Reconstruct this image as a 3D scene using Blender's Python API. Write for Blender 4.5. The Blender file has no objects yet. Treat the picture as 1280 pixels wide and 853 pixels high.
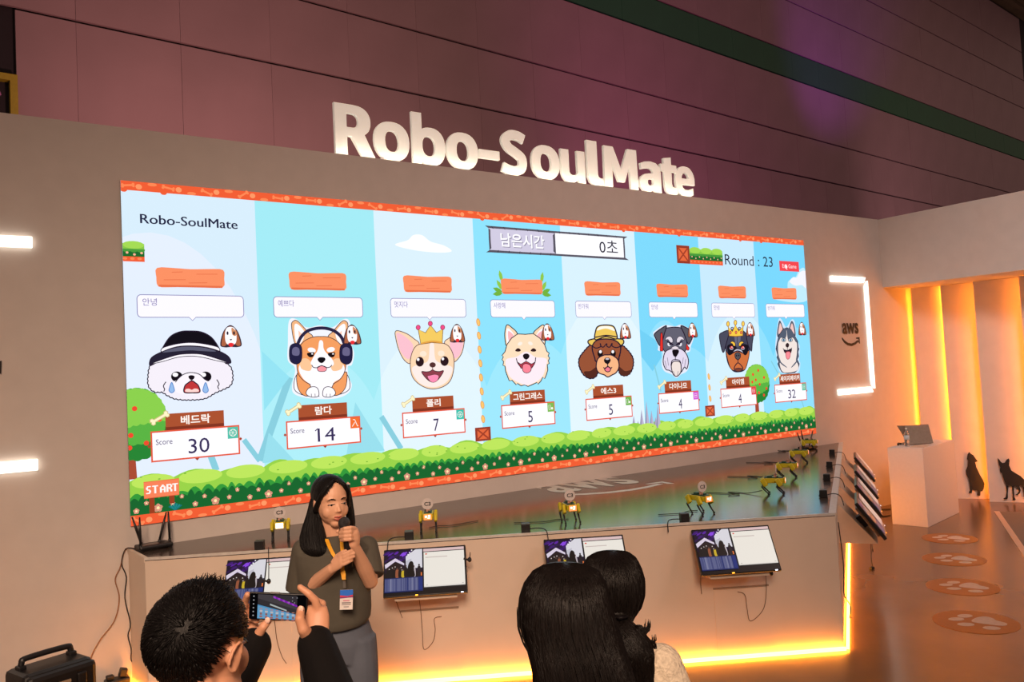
import bpy, bmesh, math, random
import numpy as np
from mathutils import Vector, Matrix

random.seed(7)
PI = math.pi
SC = bpy.context.scene
COL = SC.collection

# ------------------------------------------------------------------ camera
FPX = 1011.3                      # focal length in pixels of the 1280x853 frame
CAM = Vector((0.0, -6.55, 2.1))
YAW, PITCH, ROLL = 0.60843838, 0.04378484, -0.05109374
_f = Vector((math.sin(YAW)*math.cos(PITCH), math.cos(YAW)*math.cos(PITCH), math.sin(PITCH)))
_r = Vector((math.cos(YAW), -math.sin(YAW), 0))
_u = _r.cross(_f)
CR = math.cos(ROLL)*_r + math.sin(ROLL)*_u
CU = -math.sin(ROLL)*_r + math.cos(ROLL)*_u
CF = _f
cd = bpy.data.cameras.new('camera')
cd.sensor_width = 36.0
cd.lens = FPX/1280*36.0
cd.clip_start = 0.05
cd.clip_end = 200
cam = bpy.data.objects.new('camera', cd)
COL.objects.link(cam)
cam.matrix_world = Matrix(((CR.x, CU.x, -CF.x, CAM.x), (CR.y, CU.y, -CF.y, CAM.y), (CR.z, CU.z, -CF.z, CAM.z), (0, 0, 0, 1)))
SC.camera = cam

# ------------------------------------------------------------------ world, lamps, exposure
SC.view_settings.view_transform = 'Standard'
SC.view_settings.look = 'None'
SC.view_settings.gamma = 1.0
SC.view_settings.use_curve_mapping = False
SC.view_settings.exposure = 0.0
w = bpy.data.worlds.new('hall_air')
SC.world = w
w.use_nodes = True
w.node_tree.nodes['Background'].inputs[0].default_value = (0.95, 0.60, 0.50, 1)
w.node_tree.nodes['Background'].inputs[1].default_value = 0.225

def lamp(name, kind, loc, target, power, color, size=1.0, size_y=None, spot=None):
    d = bpy.data.lights.new(name, kind)
    d.energy = power
    d.color = color
    if kind == 'AREA':
        d.shape = 'RECTANGLE'
        d.size = size
        d.size_y = size_y or size
    else:
        d.shadow_soft_size = size
    if spot:
        d.spot_size = spot
        d.spot_blend = 1.0
    o = bpy.data.objects.new(name, d)
    COL.objects.link(o)
    o.location = loc
    o.rotation_euler = (Vector(target)-Vector(loc)).to_track_quat('-Z', 'Y').to_euler()
    return o

lamp('unseen_lamp', 'AREA', (-2.5, -10.5, 6.0), (1.7, -1.5, 0.1), 84, (1.0, 0.70, 0.50), 2.4, 2.4).data.spread = 0.85
lamp('unseen_lamp', 'AREA', (3.0, -8.5, 8.0), (12.2, -2.6, 1.6), 50, (1.0, 0.78, 0.70), 2.5, 2.5).data.spread = 0.75  # added fill, aimed at the header, fins and plinth
lamp('unseen_lamp', 'AREA', (6.5, -10.5, 7.5), (6.3, 0.0, 2.9), 48, (1.0, 0.70, 0.60), 3.0, 3.0).data.spread = 1.0  # broad fill added to brighten the back wall
lamp('uplight', 'SPOT', (3.0, 1.2, 3.0), (5.0, 6.5, 8.0), 1100, (1.0, 0.45, 0.42), 0.3, spot=2.2)
lamp('uplight', 'SPOT', (12.0, 1.2, 4.0), (16.0, 7.2, 9.0), 900, (0.9, 0.2, 0.5), 0.3, spot=2.0)
lamp('uplight', 'SPOT', (20.0, 3.0, 6.0), (23.0, 7.9, 13.0), 1000, (0.6, 0.12, 0.95), 0.3, spot=0.9)
lamp('uplight', 'SPOT', (23.0, 2.0, 4.0), (31.0, 8.4, 9.5), 800, (1.0, 0.5, 0.55), 0.3, spot=1.6)

# ------------------------------------------------------------------ pixel -> place helpers (photo frame 1280x853)
def ray(x, y):
    return CF + CR*((x-640)/FPX) - CU*((y-426.5)/FPX)
def onz(x, y, z):
    d = ray(x, y); return CAM + d*((z-CAM.z)/d.z)
def ony(x, y, yy):
    d = ray(x, y); return CAM + d*((yy-CAM.y)/d.y)
def onplane(x, y, p, n):
    d = ray(x, y); return CAM + d*((Vector(p)-CAM).dot(n)/d.dot(n))
def at(x, y, depth):
    return CAM + ray(x, y)*depth

# ------------------------------------------------------------------ colours and materials
def lin(c):
    return tuple(((v/255)/12.92 if v/255 <= 0.04045 else ((v/255+0.055)/1.055)**2.4) for v in c)
MATS = {}
def mat(name, rgb, rough=0.5, metal=0.0, noise=0.08, scale=30.0, bump=0.0, emit=None, estr=1.0, spec=0.5, trans=0.0, aniso=None, sheen=0.0, coat=0.0, nscale=None):
    if name in MATS: return MATS[name]
    m = bpy.data.materials.new(name)
    m.use_nodes = True
    nt = m.node_tree
    b = nt.nodes['Principled BSDF']
    c = lin(rgb)
    b.inputs['Roughness'].default_value = rough
    b.inputs['Metallic'].default_value = metal
    b.inputs['Specular IOR Level'].default_value = spec
    if sheen: b.inputs['Sheen Weight'].default_value = sheen
    if coat: b.inputs['Coat Weight'].default_value = coat
    if trans:
        b.inputs['Transmission Weight'].default_value = trans
        b.inputs['IOR'].default_value = 1.33
    tc = nt.nodes.new('ShaderNodeTexCoord')
    mp = nt.nodes.new('ShaderNodeMapping')
    if nscale: mp.inputs['Scale'].default_value = nscale
    nz = nt.nodes.new('ShaderNodeTexNoise')
    nz.inputs['Scale'].default_value = scale
    nz.inputs['Detail'].default_value = 4
    nt.links.new(tc.outputs['Object'], mp.inputs[0])
    nt.links.new(mp.outputs[0], nz.inputs['Vector'])
    rp = nt.nodes.new('ShaderNodeValToRGB')
    rp.color_ramp.elements[0].position = 0.3
    rp.color_ramp.elements[1].position = 0.7
    rp.color_ramp.elements[0].color = tuple(v*(1-noise) for v in c)+(1,)
    rp.color_ramp.elements[1].color = tuple(min(1, v*(1+noise)) for v in c)+(1,)
    nt.links.new(nz.outputs[0], rp.inputs[0])
    nt.links.new(rp.outputs[0], b.inputs['Base Color'])
    if bump:
        bp = nt.nodes.new('ShaderNodeBump')
        bp.inputs['Strength'].default_value = bump
        bp.inputs['Distance'].default_value = 0.01
        nt.links.new(nz.outputs[0], bp.inputs['Height'])
        nt.links.new(bp.outputs[0], b.inputs['Normal'])
    if emit:
        b.inputs['Emission Color'].default_value = lin(emit)+(1,)
        b.inputs['Emission Strength'].default_value = estr
    MATS[name] = m
    return m
def print_mat(name, strength):
    m = bpy.data.materials.new(name)
    m.use_nodes = True
    nt = m.node_tree
    nt.nodes.clear()
    out = nt.nodes.new('ShaderNodeOutputMaterial')
    at_ = nt.nodes.new('ShaderNodeAttribute'); at_.attribute_name = 'pix'
    if strength > 0:
        s = nt.nodes.new('ShaderNodeEmission'); s.inputs[1].default_value = strength
        nt.links.new(at_.outputs[0], s.inputs[0])
    else:
        s = nt.nodes.new('ShaderNodeBsdfPrincipled'); s.inputs['Roughness'].default_value = 0.5
        nt.links.new(at_.outputs[0], s.inputs['Base Color'])
    nt.links.new(s.outputs[0], out.inputs[0])
    MATS[name] = m
    return m

# ------------------------------------------------------------------ mesh builder
def frame_of(d):
    d = d.normalized()
    a = Vector((0, 0, 1)) if abs(d.z) < 0.9 else Vector((1, 0, 0))
    x = a.cross(d).normalized()
    return x, d.cross(x)
class MB:
    def __init__(s): s.v = []; s.f = []; s.sm = []
    def add(s, vs, fs, smooth=False):
        o = len(s.v)
        s.v += [tuple(v) for v in vs]
        s.f += [tuple(i+o for i in f) for f in fs]
        s.sm += [smooth]*len(fs)
        return s
    def box(s, c, d, R=None, bev=0.0):
        c = Vector(c); x, y, z = d[0]/2, d[1]/2, d[2]/2
        if bev:
            bm = bmesh.new()
            bmesh.ops.create_cube(bm, size=1.0)
            for v in bm.verts: v.co = Vector((v.co.x*d[0], v.co.y*d[1], v.co.z*d[2]))
            bmesh.ops.bevel(bm, geom=bm.edges[:], offset=bev, segments=2, profile=0.5, affect='EDGES')
            bm.verts.index_update()
            vs = [v.co.copy() for v in bm.verts]; fs = [[v.index for v in f.verts] for f in bm.faces]
            bm.free()
        else:
            vs = [Vector((i*x, j*y, k*z)) for i in (-1, 1) for j in (-1, 1) for k in (-1, 1)]
            fs = [(0, 1, 3, 2), (4, 6, 7, 5), (0, 4, 5, 1), (2, 3, 7, 6), (0, 2, 6, 4), (1, 5, 7, 3)]
        if R: vs = [R @ v for v in vs]
        return s.add([v+c for v in vs], fs)
    def cyl(s, p0, p1, r0, r1=None, n=12, smooth=True):
        return s.tube([p0, p1], [r0, r0 if r1 is None else r1], n, smooth)
    def tube(s, pts, r, n=8, smooth=True, flat=None):
        pts = [Vector(p) for p in pts]
        if not hasattr(r, '__len__'): r = [r]*len(pts)
        vs = []; fs = []
        x = None
        for i, p in enumerate(pts):
            d = pts[min(i+1, len(pts)-1)]-pts[max(i-1, 0)]
            if d.length < 1e-9: d = Vector((0, 0, 1))
            if x is None: x, y = frame_of(d)
            else:
                dn = d.normalized(); x = (x-dn*x.dot(dn))
                if x.length < 1e-6: x, _ = frame_of(d)
                x.normalize(); y = dn.cross(x)
            for k in range(n):
                a = 2*PI*k/n
                vs.append(p + (x*math.cos(a)+y*math.sin(a)*(flat or 1))*r[i])
        m = len(pts)
        for i in range(m-1):
            for k in range(n):
                fs.append((i*n+k, i*n+(k+1) % n, (i+1)*n+(k+1) % n, (i+1)*n+k))
        fs.append(tuple(range(n-1, -1, -1))); fs.append(tuple((m-1)*n+k for k in range(n)))
        return s.add(vs, fs, smooth)
    def sph(s, c, r, R=None, nu=16, nv=10, fn=None):
        c = Vector(c)
        if not hasattr(r, '__len__'): r = (r, r, r)
        vs = [Vector((0, 0, 1))]; fs = []
        for j in range(1, nv):
            t = PI*j/nv
            for i in range(nu):
                a = 2*PI*i/nu
                vs.append(Vector((math.sin(t)*math.cos(a), math.sin(t)*math.sin(a), math.cos(t))))
        vs.append(Vector((0, 0, -1)))
        for i in range(nu): fs.append((0, 1+i, 1+(i+1) % nu))
        for j in range(nv-2):
            for i in range(nu):
                a = 1+j*nu+i; b = 1+j*nu+(i+1) % nu
                fs.append((a, a+nu, b+nu, b))
        o = 1+(nv-2)*nu
        for i in range(nu): fs.append((o+i, len(vs)-1, o+(i+1) % nu))
        out = []
        for v in vs:
            q = Vector((v.x*r[0], v.y*r[1], v.z*r[2]))
            if fn: q = fn(q, v)
            if R: q = R @ q
            out.append(q+c)
        return s.add(out, fs, True)
    def rings(s, rings, smooth=True, cap=True, n=20):
        # rings: (center, rx vector, ry vector)
        vs = []; fs = []
        for c, ax, ay in rings:
            for k in range(n):
                a = 2*PI*k/n
                vs.append(Vector(c)+Vector(ax)*math.cos(a)+Vector(ay)*math.sin(a))
        m = len(rings)
        for i in range(m-1):
            for k in range(n):
                fs.append((i*n+k, i*n+(k+1) % n, (i+1)*n+(k+1) % n, (i+1)*n+k))
        if cap: fs.append(tuple(range(n-1, -1, -1))); fs.append(tuple((m-1)*n+k for k in range(n)))
        return s.add(vs, fs, smooth)
    def prism(s, poly, o, ex, ey, ez, h, smooth=False):
        o = Vector(o); ex = Vector(ex); ey = Vector(ey); ez = Vector(ez)
        n = len(poly)
        ar = sum(poly[i][0]*poly[(i+1) % n][1]-poly[(i+1) % n][0]*poly[i][1] for i in range(n))
        if ar < 0: poly = poly[::-1]
        vs = [o+ex*p[0]+ey*p[1] for p in poly]+[o+ex*p[0]+ey*p[1]+ez*h for p in poly]
        fs = [tuple(range(n-1, -1, -1)), tuple(range(n, 2*n))]
        for i in range(n): fs.append((i, (i+1) % n, n+(i+1) % n, n+i))
        return s.add(vs, fs, smooth)
    def mesh(s, name, m):
        me = bpy.data.meshes.new(name)
        me.from_pydata(s.v, [], s.f)
        me.polygons.foreach_set('use_smooth', s.sm)
        me.materials.append(m)
        me.update()
        return me
    def build(s, name, m, parent=None, world=False):
        if parent is not None and world:
            inv = MW[parent.name].inverted()
            s.v = [tuple(inv @ Vector(v)) for v in s.v]
        return link(name, s.mesh(name, m), parent)
MW = {}
def link(name, me, parent=None):
    o = bpy.data.objects.new(name, me)
    COL.objects.link(o)
    if parent is not None:
        o.parent = parent
        MW[o.name] = MW[parent.name]
    else:
        MW[o.name] = Matrix.Identity(4)
    return o
def tag(o, label=None, cat=None, group=None, kind=None):
    if label: o['label'] = label
    if cat: o['category'] = cat
    if group: o['group'] = group
    if kind: o['kind'] = kind
    return o
def thing(name, label, cat, loc=(0, 0, 0), rotz=0.0, group=None):
    o = bpy.data.objects.new(name, None)
    o.empty_display_size = 0.1
    COL.objects.link(o)
    o.location = loc; o.rotation_euler = (0, 0, rotz)
    MW[o.name] = Matrix.Translation(Vector(loc)) @ Matrix.Rotation(rotz, 4, 'Z')
    return tag(o, label, cat, group)
def kids(o): return KID.get(o.name, [])
KID = {}
def dup(root, loc, rotz, label, group=None):
    def rec(o, par):
        c = o.copy(); COL.objects.link(c)
        if par is not None: c.parent = par
        for ch in [q for q in COL.objects if q.parent == o]: rec(ch, c)
        return c
    r = rec(root, None)
    r.location = loc; r.rotation_euler = (0, 0, rotz)
    r['label'] = label
    if group: r['group'] = group
    MW[r.name] = Matrix.Translation(Vector(loc)) @ Matrix.Rotation(rotz, 4, 'Z')
    return r
def struct(name, mb, m, parent=None):
    o = mb.build(name, m, parent)
    if parent is None: o['kind'] = 'structure'
    return o
def spline(pts, n=8):
    P = [Vector(p) for p in pts]
    P = [P[0]*2-P[1]]+P+[P[-1]*2-P[-2]]
    out = []
    for i in range(1, len(P)-2):
        for k in range(n):
            t = k/n
            a, b, c, d = P[i-1], P[i], P[i+1], P[i+2]
            out.append(0.5*((2*b)+(c-a)*t+(2*a-5*b+4*c-d)*t*t+(3*b-3*c+d-a)*t**3))
    out.append(P[-2])
    return out

# ------------------------------------------------------------------ lettering
_tc = bpy.data.curves.new('lettering', 'FONT')
_to = bpy.data.objects.new('lettering', _tc)
COL.objects.link(_to)
_tx = {}
def text_geo(body, bold=0.0, extrude=0.0, res=3):
    k = (body, bold, extrude, res)
    if k in _tx: return _tx[k]
    _tc.body = body; _tc.size = 1.0; _tc.offset = bold; _tc.extrude = extrude; _tc.resolution_u = res
    dg = bpy.context.evaluated_depsgraph_get()
    ev = _to.evaluated_get(dg)
    me = ev.to_mesh()
    vs = [v.co.copy() for v in me.vertices]
    fs = [tuple(p.vertices) for p in me.polygons]
    ev.to_mesh_clear()
    _tx[k] = (vs, fs)
    return _tx[k]
def text_fit(body, x0, y0, x1, y1, bold=0.0, keep=False):
    """glyphs scaled into the box (bottom-left, top-right)"""
    vs, fs = text_geo(body, bold)
    ax, bx = min(v.x for v in vs), max(v.x for v in vs)
    ay, by = min(v.y for v in vs), max(v.y for v in vs)
    sx = (x1-x0)/(bx-ax); sy = (y1-y0)/(by-ay)
    return [(x0+(v.x-ax)*sx, y0+(v.y-ay)*sy) for v in vs], fs

# ------------------------------------------------------------------ flat prints (screens, badges)
class Print:
    """flat coloured shapes stacked a hair apart, joined to one mesh with a colour per face"""
    def __init__(s, tf=None, eps=0.00015):
        s.v = []; s.f = []; s.c = []; s.tf = tf or (lambda x, y: (x, y)); s.z = 0; s.eps = eps; s.wk = 1.0
    def raw(s, pts, faces, col, lift=1):
        s.z += lift
        o = len(s.v)
        for p in pts:
            q = s.tf(p[0], p[1]); s.v.append((q[0], q[1], s.z*s.eps))
        for f in faces: s.f.append(tuple(i+o for i in f)); s.c.append(lin(col))
        return s
    def poly(s, pts, col, lift=1): return s.raw(pts, [tuple(range(len(pts)))], col, lift)
    def rect(s, x0, y0, x1, y1, col, lift=1): return s.poly([(x0, y0), (x1, y0), (x1, y1), (x0, y1)], col, lift)
    def smooth(s, pts, n=6):
        m = len(pts); out = []
        for i in range(m):
            a, b, c, d = (Vector(pts[(i+k-1) % m]) for k in range(4))
            for k in range(n):
                t = k/n
                out.append(tuple(0.5*((2*b)+(c-a)*t+(2*a-5*b+4*c-d)*t*t+(3*b-3*c+d-a)*t**3)))
        return out
    def blob(s, pts, col, ol=None, w=0, n=6, lift=1):
        p = s.smooth(pts, n)
        s.poly(p, col, lift)
        if ol: s.line(p+[p[0]], w, ol)
        return s
    def pol(s, pts, col, ol=None, w=0):
        s.poly(pts, col)
        if ol: s.line(list(pts)+[pts[0]], w, ol)
        return s
    def line(s, pts, w, col, lift=1, taper=False):
        P = [Vector(p) for p in pts]; vs = []; fs = []
        n = len(P)
        closed = (P[0]-P[-1]).length < 1e-6
        for i in range(n):
            if closed and i in (0, n-1): d = P[1]-P[-2]
            else: d = P[min(i+1, n-1)]-P[max(i-1, 0)]
            if d.length < 1e-9: d = Vector((1, 0))
            q = Vector((-d.y, d.x)).normalized()*w*s.wk/2
            if taper: q *= 0.35+0.65*math.sin(PI*(i+0.5)/n)
            vs += [tuple(P[i]+q), tuple(P[i]-q)]
            if i: fs.append((2*i-2, 2*i-1, 2*i+1, 2*i))
        return s.raw(vs, fs, col, lift)
    def arc(s, pts, w, col, n=8, taper=False):
        return s.line([tuple(p)[:2] for p in spline([(x, y, 0) for x, y in pts], n)], w, col, taper=taper)
    def ell(s, cx, cy, rx, ry, col, rot=0, ol=None, w=0, n=20, lift=1):
        c, d = math.cos(rot), math.sin(rot)
        p = [(cx+rx*math.cos(a)*c-ry*math.sin(a)*d, cy+rx*math.cos(a)*d+ry*math.sin(a)*c) for a in (2*PI*k/n for k in range(n))]
        s.poly(p, col, lift)
        if ol: s.line(p+[p[0]], w, ol)
        return s
    def text(s, body, x0, y0, x1, y1, col, bold=0.0):
        p, f = text_fit(body, x0, y0, x1, y1, bold)
        return s.raw(p, f, col)
    def scallop(s, pts, amp, n, seed=0):
        """ring of little bumps along a smooth closed outline"""
        p = s.smooth(pts, 10); m = len(p); out = []
        ln = [0]
        for i in range(m): ln.append(ln[-1]+(Vector(p[(i+1) % m])-Vector(p[i])).length)
        tot = ln[-1]
        for i in range(m):
            d = Vector(p[(i+1) % m])-Vector(p[i-1]); nn = Vector((d.y, -d.x)).normalized()
            a = abs(math.sin(PI*n*ln[i]/tot))
            out.append(tuple(Vector(p[i])+nn*amp*a))
        return out
    def build(s, name, m, parent, place):
        """place(x, y, lift) -> position in the parent's frame"""
        me = bpy.data.meshes.new(name)
        me.from_pydata([tuple(place(*v)) for v in s.v], [], s.f)
        at_ = me.attributes.new('pix', 'FLOAT_COLOR', 'CORNER')
        buf = []
        for f, c in zip(s.f, s.c): buf += [c[0], c[1], c[2], 1.0]*len(f)
        at_.data.foreach_set('color', buf)
        me.materials.append(m)
        return link(name, me, parent)
# ================================================================== THE SETTING
M_wall = mat('painted_board', (205, 196, 188), 0.75, noise=0.03, scale=6)
M_fin = mat('fin_board', (214, 200, 190), 0.7, noise=0.03, scale=6)
M_panel = mat('hall_panel', (146, 122, 124), 0.6, noise=0.10, scale=0.6, bump=0.02)
M_green = mat('green_hall_panel', (34, 92, 60), 0.6, noise=0.10, scale=0.6)
M_joint = mat('dark_joint', (26, 20, 24), 0.8)
M_led = mat('amber_led', (255, 190, 90), 0.4, emit=(255, 150, 40), estr=38.0)
M_fled = mat('cove_led', (255, 190, 90), 0.4, emit=(255, 140, 30), estr=40.0)
M_white_led = mat('white_led', (255, 255, 255), 0.4, emit=(255, 246, 232), estr=2.4)
M_black = mat('black_plastic', (22, 21, 22), 0.4, noise=0.05)
M_blackm = mat('black_vinyl', (20, 15, 13), 0.6, noise=0.05)
M_cable = mat('black_cable', (28, 24, 24), 0.5)
M_alu = mat('brushed_aluminium', (190, 186, 182), 0.3, metal=0.8)

# floor: polished concrete on the left of the joint, paler matt carpet tile beyond it
M_floor = mat('polished_floor', (122, 92, 66), 0.22, noise=0.12, scale=1.6, spec=0.6)
fl = MB(); fl.box((10, -5.5, -0.05), (44, 26, 0.1))
struct('floor', fl, M_floor)
p0 = onz(1246, 640, 0); p1 = onz(1280, 690, 0)
dv = (p1-p0).normalized(); p1 = p0+dv*7; nv = Vector((-dv.y, dv.x, 0))
st = MB(); st.prism([(0, -0.03), (7, -0.03), (7, 0.03), (0, 0.03)], p0, dv, nv, (0, 0, 1), 0.006)
st.build('trim_1', mat('floor_strip', (214, 178, 150), 0.4))['kind'] = 'structure'
side = nv if nv.x > 0 else -nv
cp = MB(); cp.prism([(0.0, 0.031), (7, 0.031), (7, 6.0), (0.0, 6.0)], p0, dv, side, (0, 0, 1), 0.004)
cp.build('trim_2', mat('grey_carpet', (128, 112, 98), 0.9, noise=0.15, scale=80, bump=0.1))['kind'] = 'structure'

# booth back wall with the sign on it
WT = 4.12
wb = MB(); wb.box((4.85, 0.12, WT/2), (15.7, 0.24, WT))
struct('wall_back', wb, M_wall)
# header of the right-hand wing: a boxed beam over the lit fins
hd = MB(); hd.box((11.9, -3.6, (3.12+WT)/2), (1.4, 7.2, WT-3.12))
struct('wall_right', hd, M_wall)
rb = MB(); rb.box((12.62, -3.6, 1.56), (0.12, 7.2, 3.12))
struct('wall_rear', rb, M_wall)
# saw-tooth fins, each with an amber light line tucked behind its leading edge
ys = [(-0.09, -0.40), (-0.44, -0.82), (-0.90, -1.45), (-1.50, -2.10), (-2.15, -2.75), (-2.8, -3.4)]
for i, (ya, yb) in enumerate(ys):
    xa, xb = (11.80, 12.10) if i == 0 else (11.97, 12.24)
    root = thing('wall_fin', ['short fin panel glowing evenly orange in the corner', 'pale fin panel carrying the sitting dog silhouette',
                 'pale fin panel carrying the standing dog silhouette', 'fin panel cut by the right frame edge', 'fin panel past the right frame edge', 'last fin panel of the wing wall'][i], 'wall panel', (xa, ya, 0), 0, 'lit fin panels under the header')
    d = Vector((xb-xa, yb-ya, 0)); L = d.length; d.normalize(); n = Vector((d.y, -d.x, 0))
    if n.x > 0: n = -n
    b = MB(); b.prism([(0, 0), (L, 0), (L, -0.03), (0, -0.03)], (xa, ya, 0), d, n, (0, 0, 1), 3.115)
    b.build('board', M_fin, root, world=True)
    b = MB(); q = Vector((xa, ya, 0))+d*0.03-n*0.075
    b.box((q.x, q.y, 1.56), (0.012, 0.012, 3.08)); b.build('light_line', M_fled, root, world=True)
FIN2 = (Vector((11.97, -0.44, 0)), Vector((12.24, -0.82, 0)))
FIN3 = (Vector((11.97, -0.90, 0)), Vector((12.24, -1.45, 0)))

# the hall's own wall far behind, in rows of boards
HP = Vector((0, 6.0, 0)); hx = Vector((math.cos(0.0785), math.sin(0.0785), 0)); hn = Vector((-hx.y, hx.x, 0))
def onhall(x, y): return onplane(x, y, HP, hn)
zr = [onhall(640, 142).z-4.0, onhall(640, 142).z-2.75, onhall(640, 142).z, onhall(640, 70).z, onhall(860, 52).z, onhall(860, 13.4).z, onhall(1125, 63.5).z, onhall(1177, 46.6).z, onhall(1220, 31.6).z, onhall(1280, 26).z]
hall = tag(bpy.data.objects.new('wall_hall', None), kind='structure'); COL.objects.link(hall); MW['wall_hall'] = Matrix.Identity(4)
wx = (onhall(22, 120)-HP).dot(hx)          # right edge of the yellow-framed window
wz = onhall(10, 93).z
b = MB(); b.prism([(-3, 0), (42, 0), (42, zr[-1]+0.5), (-3, zr[-1]+0.5)], HP+hn*0.12, hx, (0, 0, 1), hn, 0.2); b.build('backing', M_joint, hall)
PW = 1.45
off = (onhall(98, 110)-HP).dot(hx) % PW
meshes = {}
for r in range(1, len(zr)-1):
    z0, z1 = zr[r], zr[r+1]
    for c in range(-3, 30):
        x0 = off+c*PW; x1 = x0+PW
        if x1 < -1.5 or x0 > 38: continue
        if z0 < wz and x0 < wx:             # boards cut round the window
            if x1 <= wx+0.02: continue
            x0 = wx
        key = (r, round(x1-x0, 3), random.randint(0, 2))
        if key not in meshes:
            q = MB(); t = 0.05+0.002*key[2]
            q.prism([(0.002, 0.022), (x1-x0-0.002, 0.022), (x1-x0-0.002, z1-z0-0.022), (0.002, z1-z0-0.022)], (0, 0, 0), hx, (0, 0, 1), -hn, t)
            meshes[key] = q.mesh('wall_panel', M_green if r == 4 else M_panel)
        o = link('wall_panel', meshes[key], hall)
        o.location = HP+hx*x0+Vector((0, 0, z0))+hn*0.1
wn = tag(bpy.data.objects.new('window_1', None), kind='structure'); COL.objects.link(wn); MW['window_1'] = Matrix.Identity(4)
M_ylw = mat('olive_frame', (150, 138, 30), 0.5)
def hp(x, z, d=0.0): return HP+hx*x+Vector((0, 0, z))-hn*d
for (xa, xb, za, zb) in ((wx-0.09, wx, 3.0, wz), (wx-2.2, wx-0.09, wz-0.09, wz)):
    b = MB(); b.prism([(xa, za), (xb, za), (xb, zb), (xa, zb)], HP+hn*0.1, hx, (0, 0, 1), -hn, 0.14); b.build('window_frame', M_ylw, wn)
b = MB(); b.prism([(wx-2.2, 3.0), (wx-0.09, 3.0), (wx-0.09, wz-0.09), (wx-2.2, wz-0.09)], HP+hn*0.1, hx, (0, 0, 1), -hn, 0.02); b.build('reveal', M_joint, wn)
b = MB(); b.prism(Print().smooth([(wx-2.2, 3.0), (wx-0.24, 3.0), (wx-0.22, wz-0.5), (wx-0.36, wz-0.34), (wx-2.2, wz-0.30)], 3), HP+hn*0.08, hx, (0, 0, 1), -hn, 0.02); b.build('pane', mat('lilac_pane', (170, 110, 160), 0.25), wn)
# a strip of the hall ceiling above that wall
ce = tag(bpy.data.objects.new('ceiling', None), kind='structure'); COL.objects.link(ce); MW['ceiling'] = Matrix.Identity(4)
M_ceil = mat('brown_deck', (78, 64, 40), 0.8, noise=0.2, scale=2)
cz = zr[-1]
b = MB(); b.prism([(15, -4.0), (42, -4.0), (42, 0.3), (15, 0.3)], HP+Vector((0, 0, cz+0.12)), hx, hn, (0, 0, 1), 0.2); b.build('deck', M_ceil, ce)
for k in range(4):
    b = MB(); b.prism([(15, -3.8+k*1.1), (42, -3.8+k*1.1), (42, -3.62+k*1.1), (15, -3.62+k*1.1)], HP+Vector((0, 0, cz-0.02)), hx, hn, (0, 0, 1), 0.16); b.build('ceiling_beam', M_ceil, ce)

# ------------------------------------------------------------------ big white letters standing on the back wall
M_sign = mat('white_letter', (250, 246, 236), 0.5, emit=(255, 244, 226), estr=0.24)  # uplit letters, no lamps: a faint even glow in the material brightens them
sign = thing('sign', 'large white raised letters Robo-SoulMate standing on top of the booth wall', 'sign', (5.2, 0.13, WT))
M_signled = mat('sign_led', (255, 244, 225), 0.4, emit=(255, 244, 226), estr=15.0)
ZB = 4.165
def _ell(cx, cy, rx, ry, a0=0.0, a1=360.0, n=28, p=2.3):
    out = []
    for k in range(n+(0 if a1-a0 == 360 else 1)):
        a = math.radians(a0+(a1-a0)*k/n); c, d = math.cos(a), math.sin(a)
        out.append((cx+rx*math.copysign(abs(c)**(2/p), c), cy+ry*math.copysign(abs(d)**(2/p), d)))
    return out
def _stroke(pts, wd):
    q = [Vector((v.x, v.y)) for v in spline([(x, y, 0) for x, y in pts], 8)]; up = []; dn = []
    for i in range(len(q)):
        d = (q[min(i+1, len(q)-1)]-q[max(i-1, 0)]).normalized(); m_ = Vector((-d.y, d.x))*wd/2
        up.append(tuple(q[i]+m_)); dn.append(tuple(q[i]-m_))
    return up+dn[::-1]
def _sm(pts, n=4): return Print().smooth(pts, n)
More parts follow.
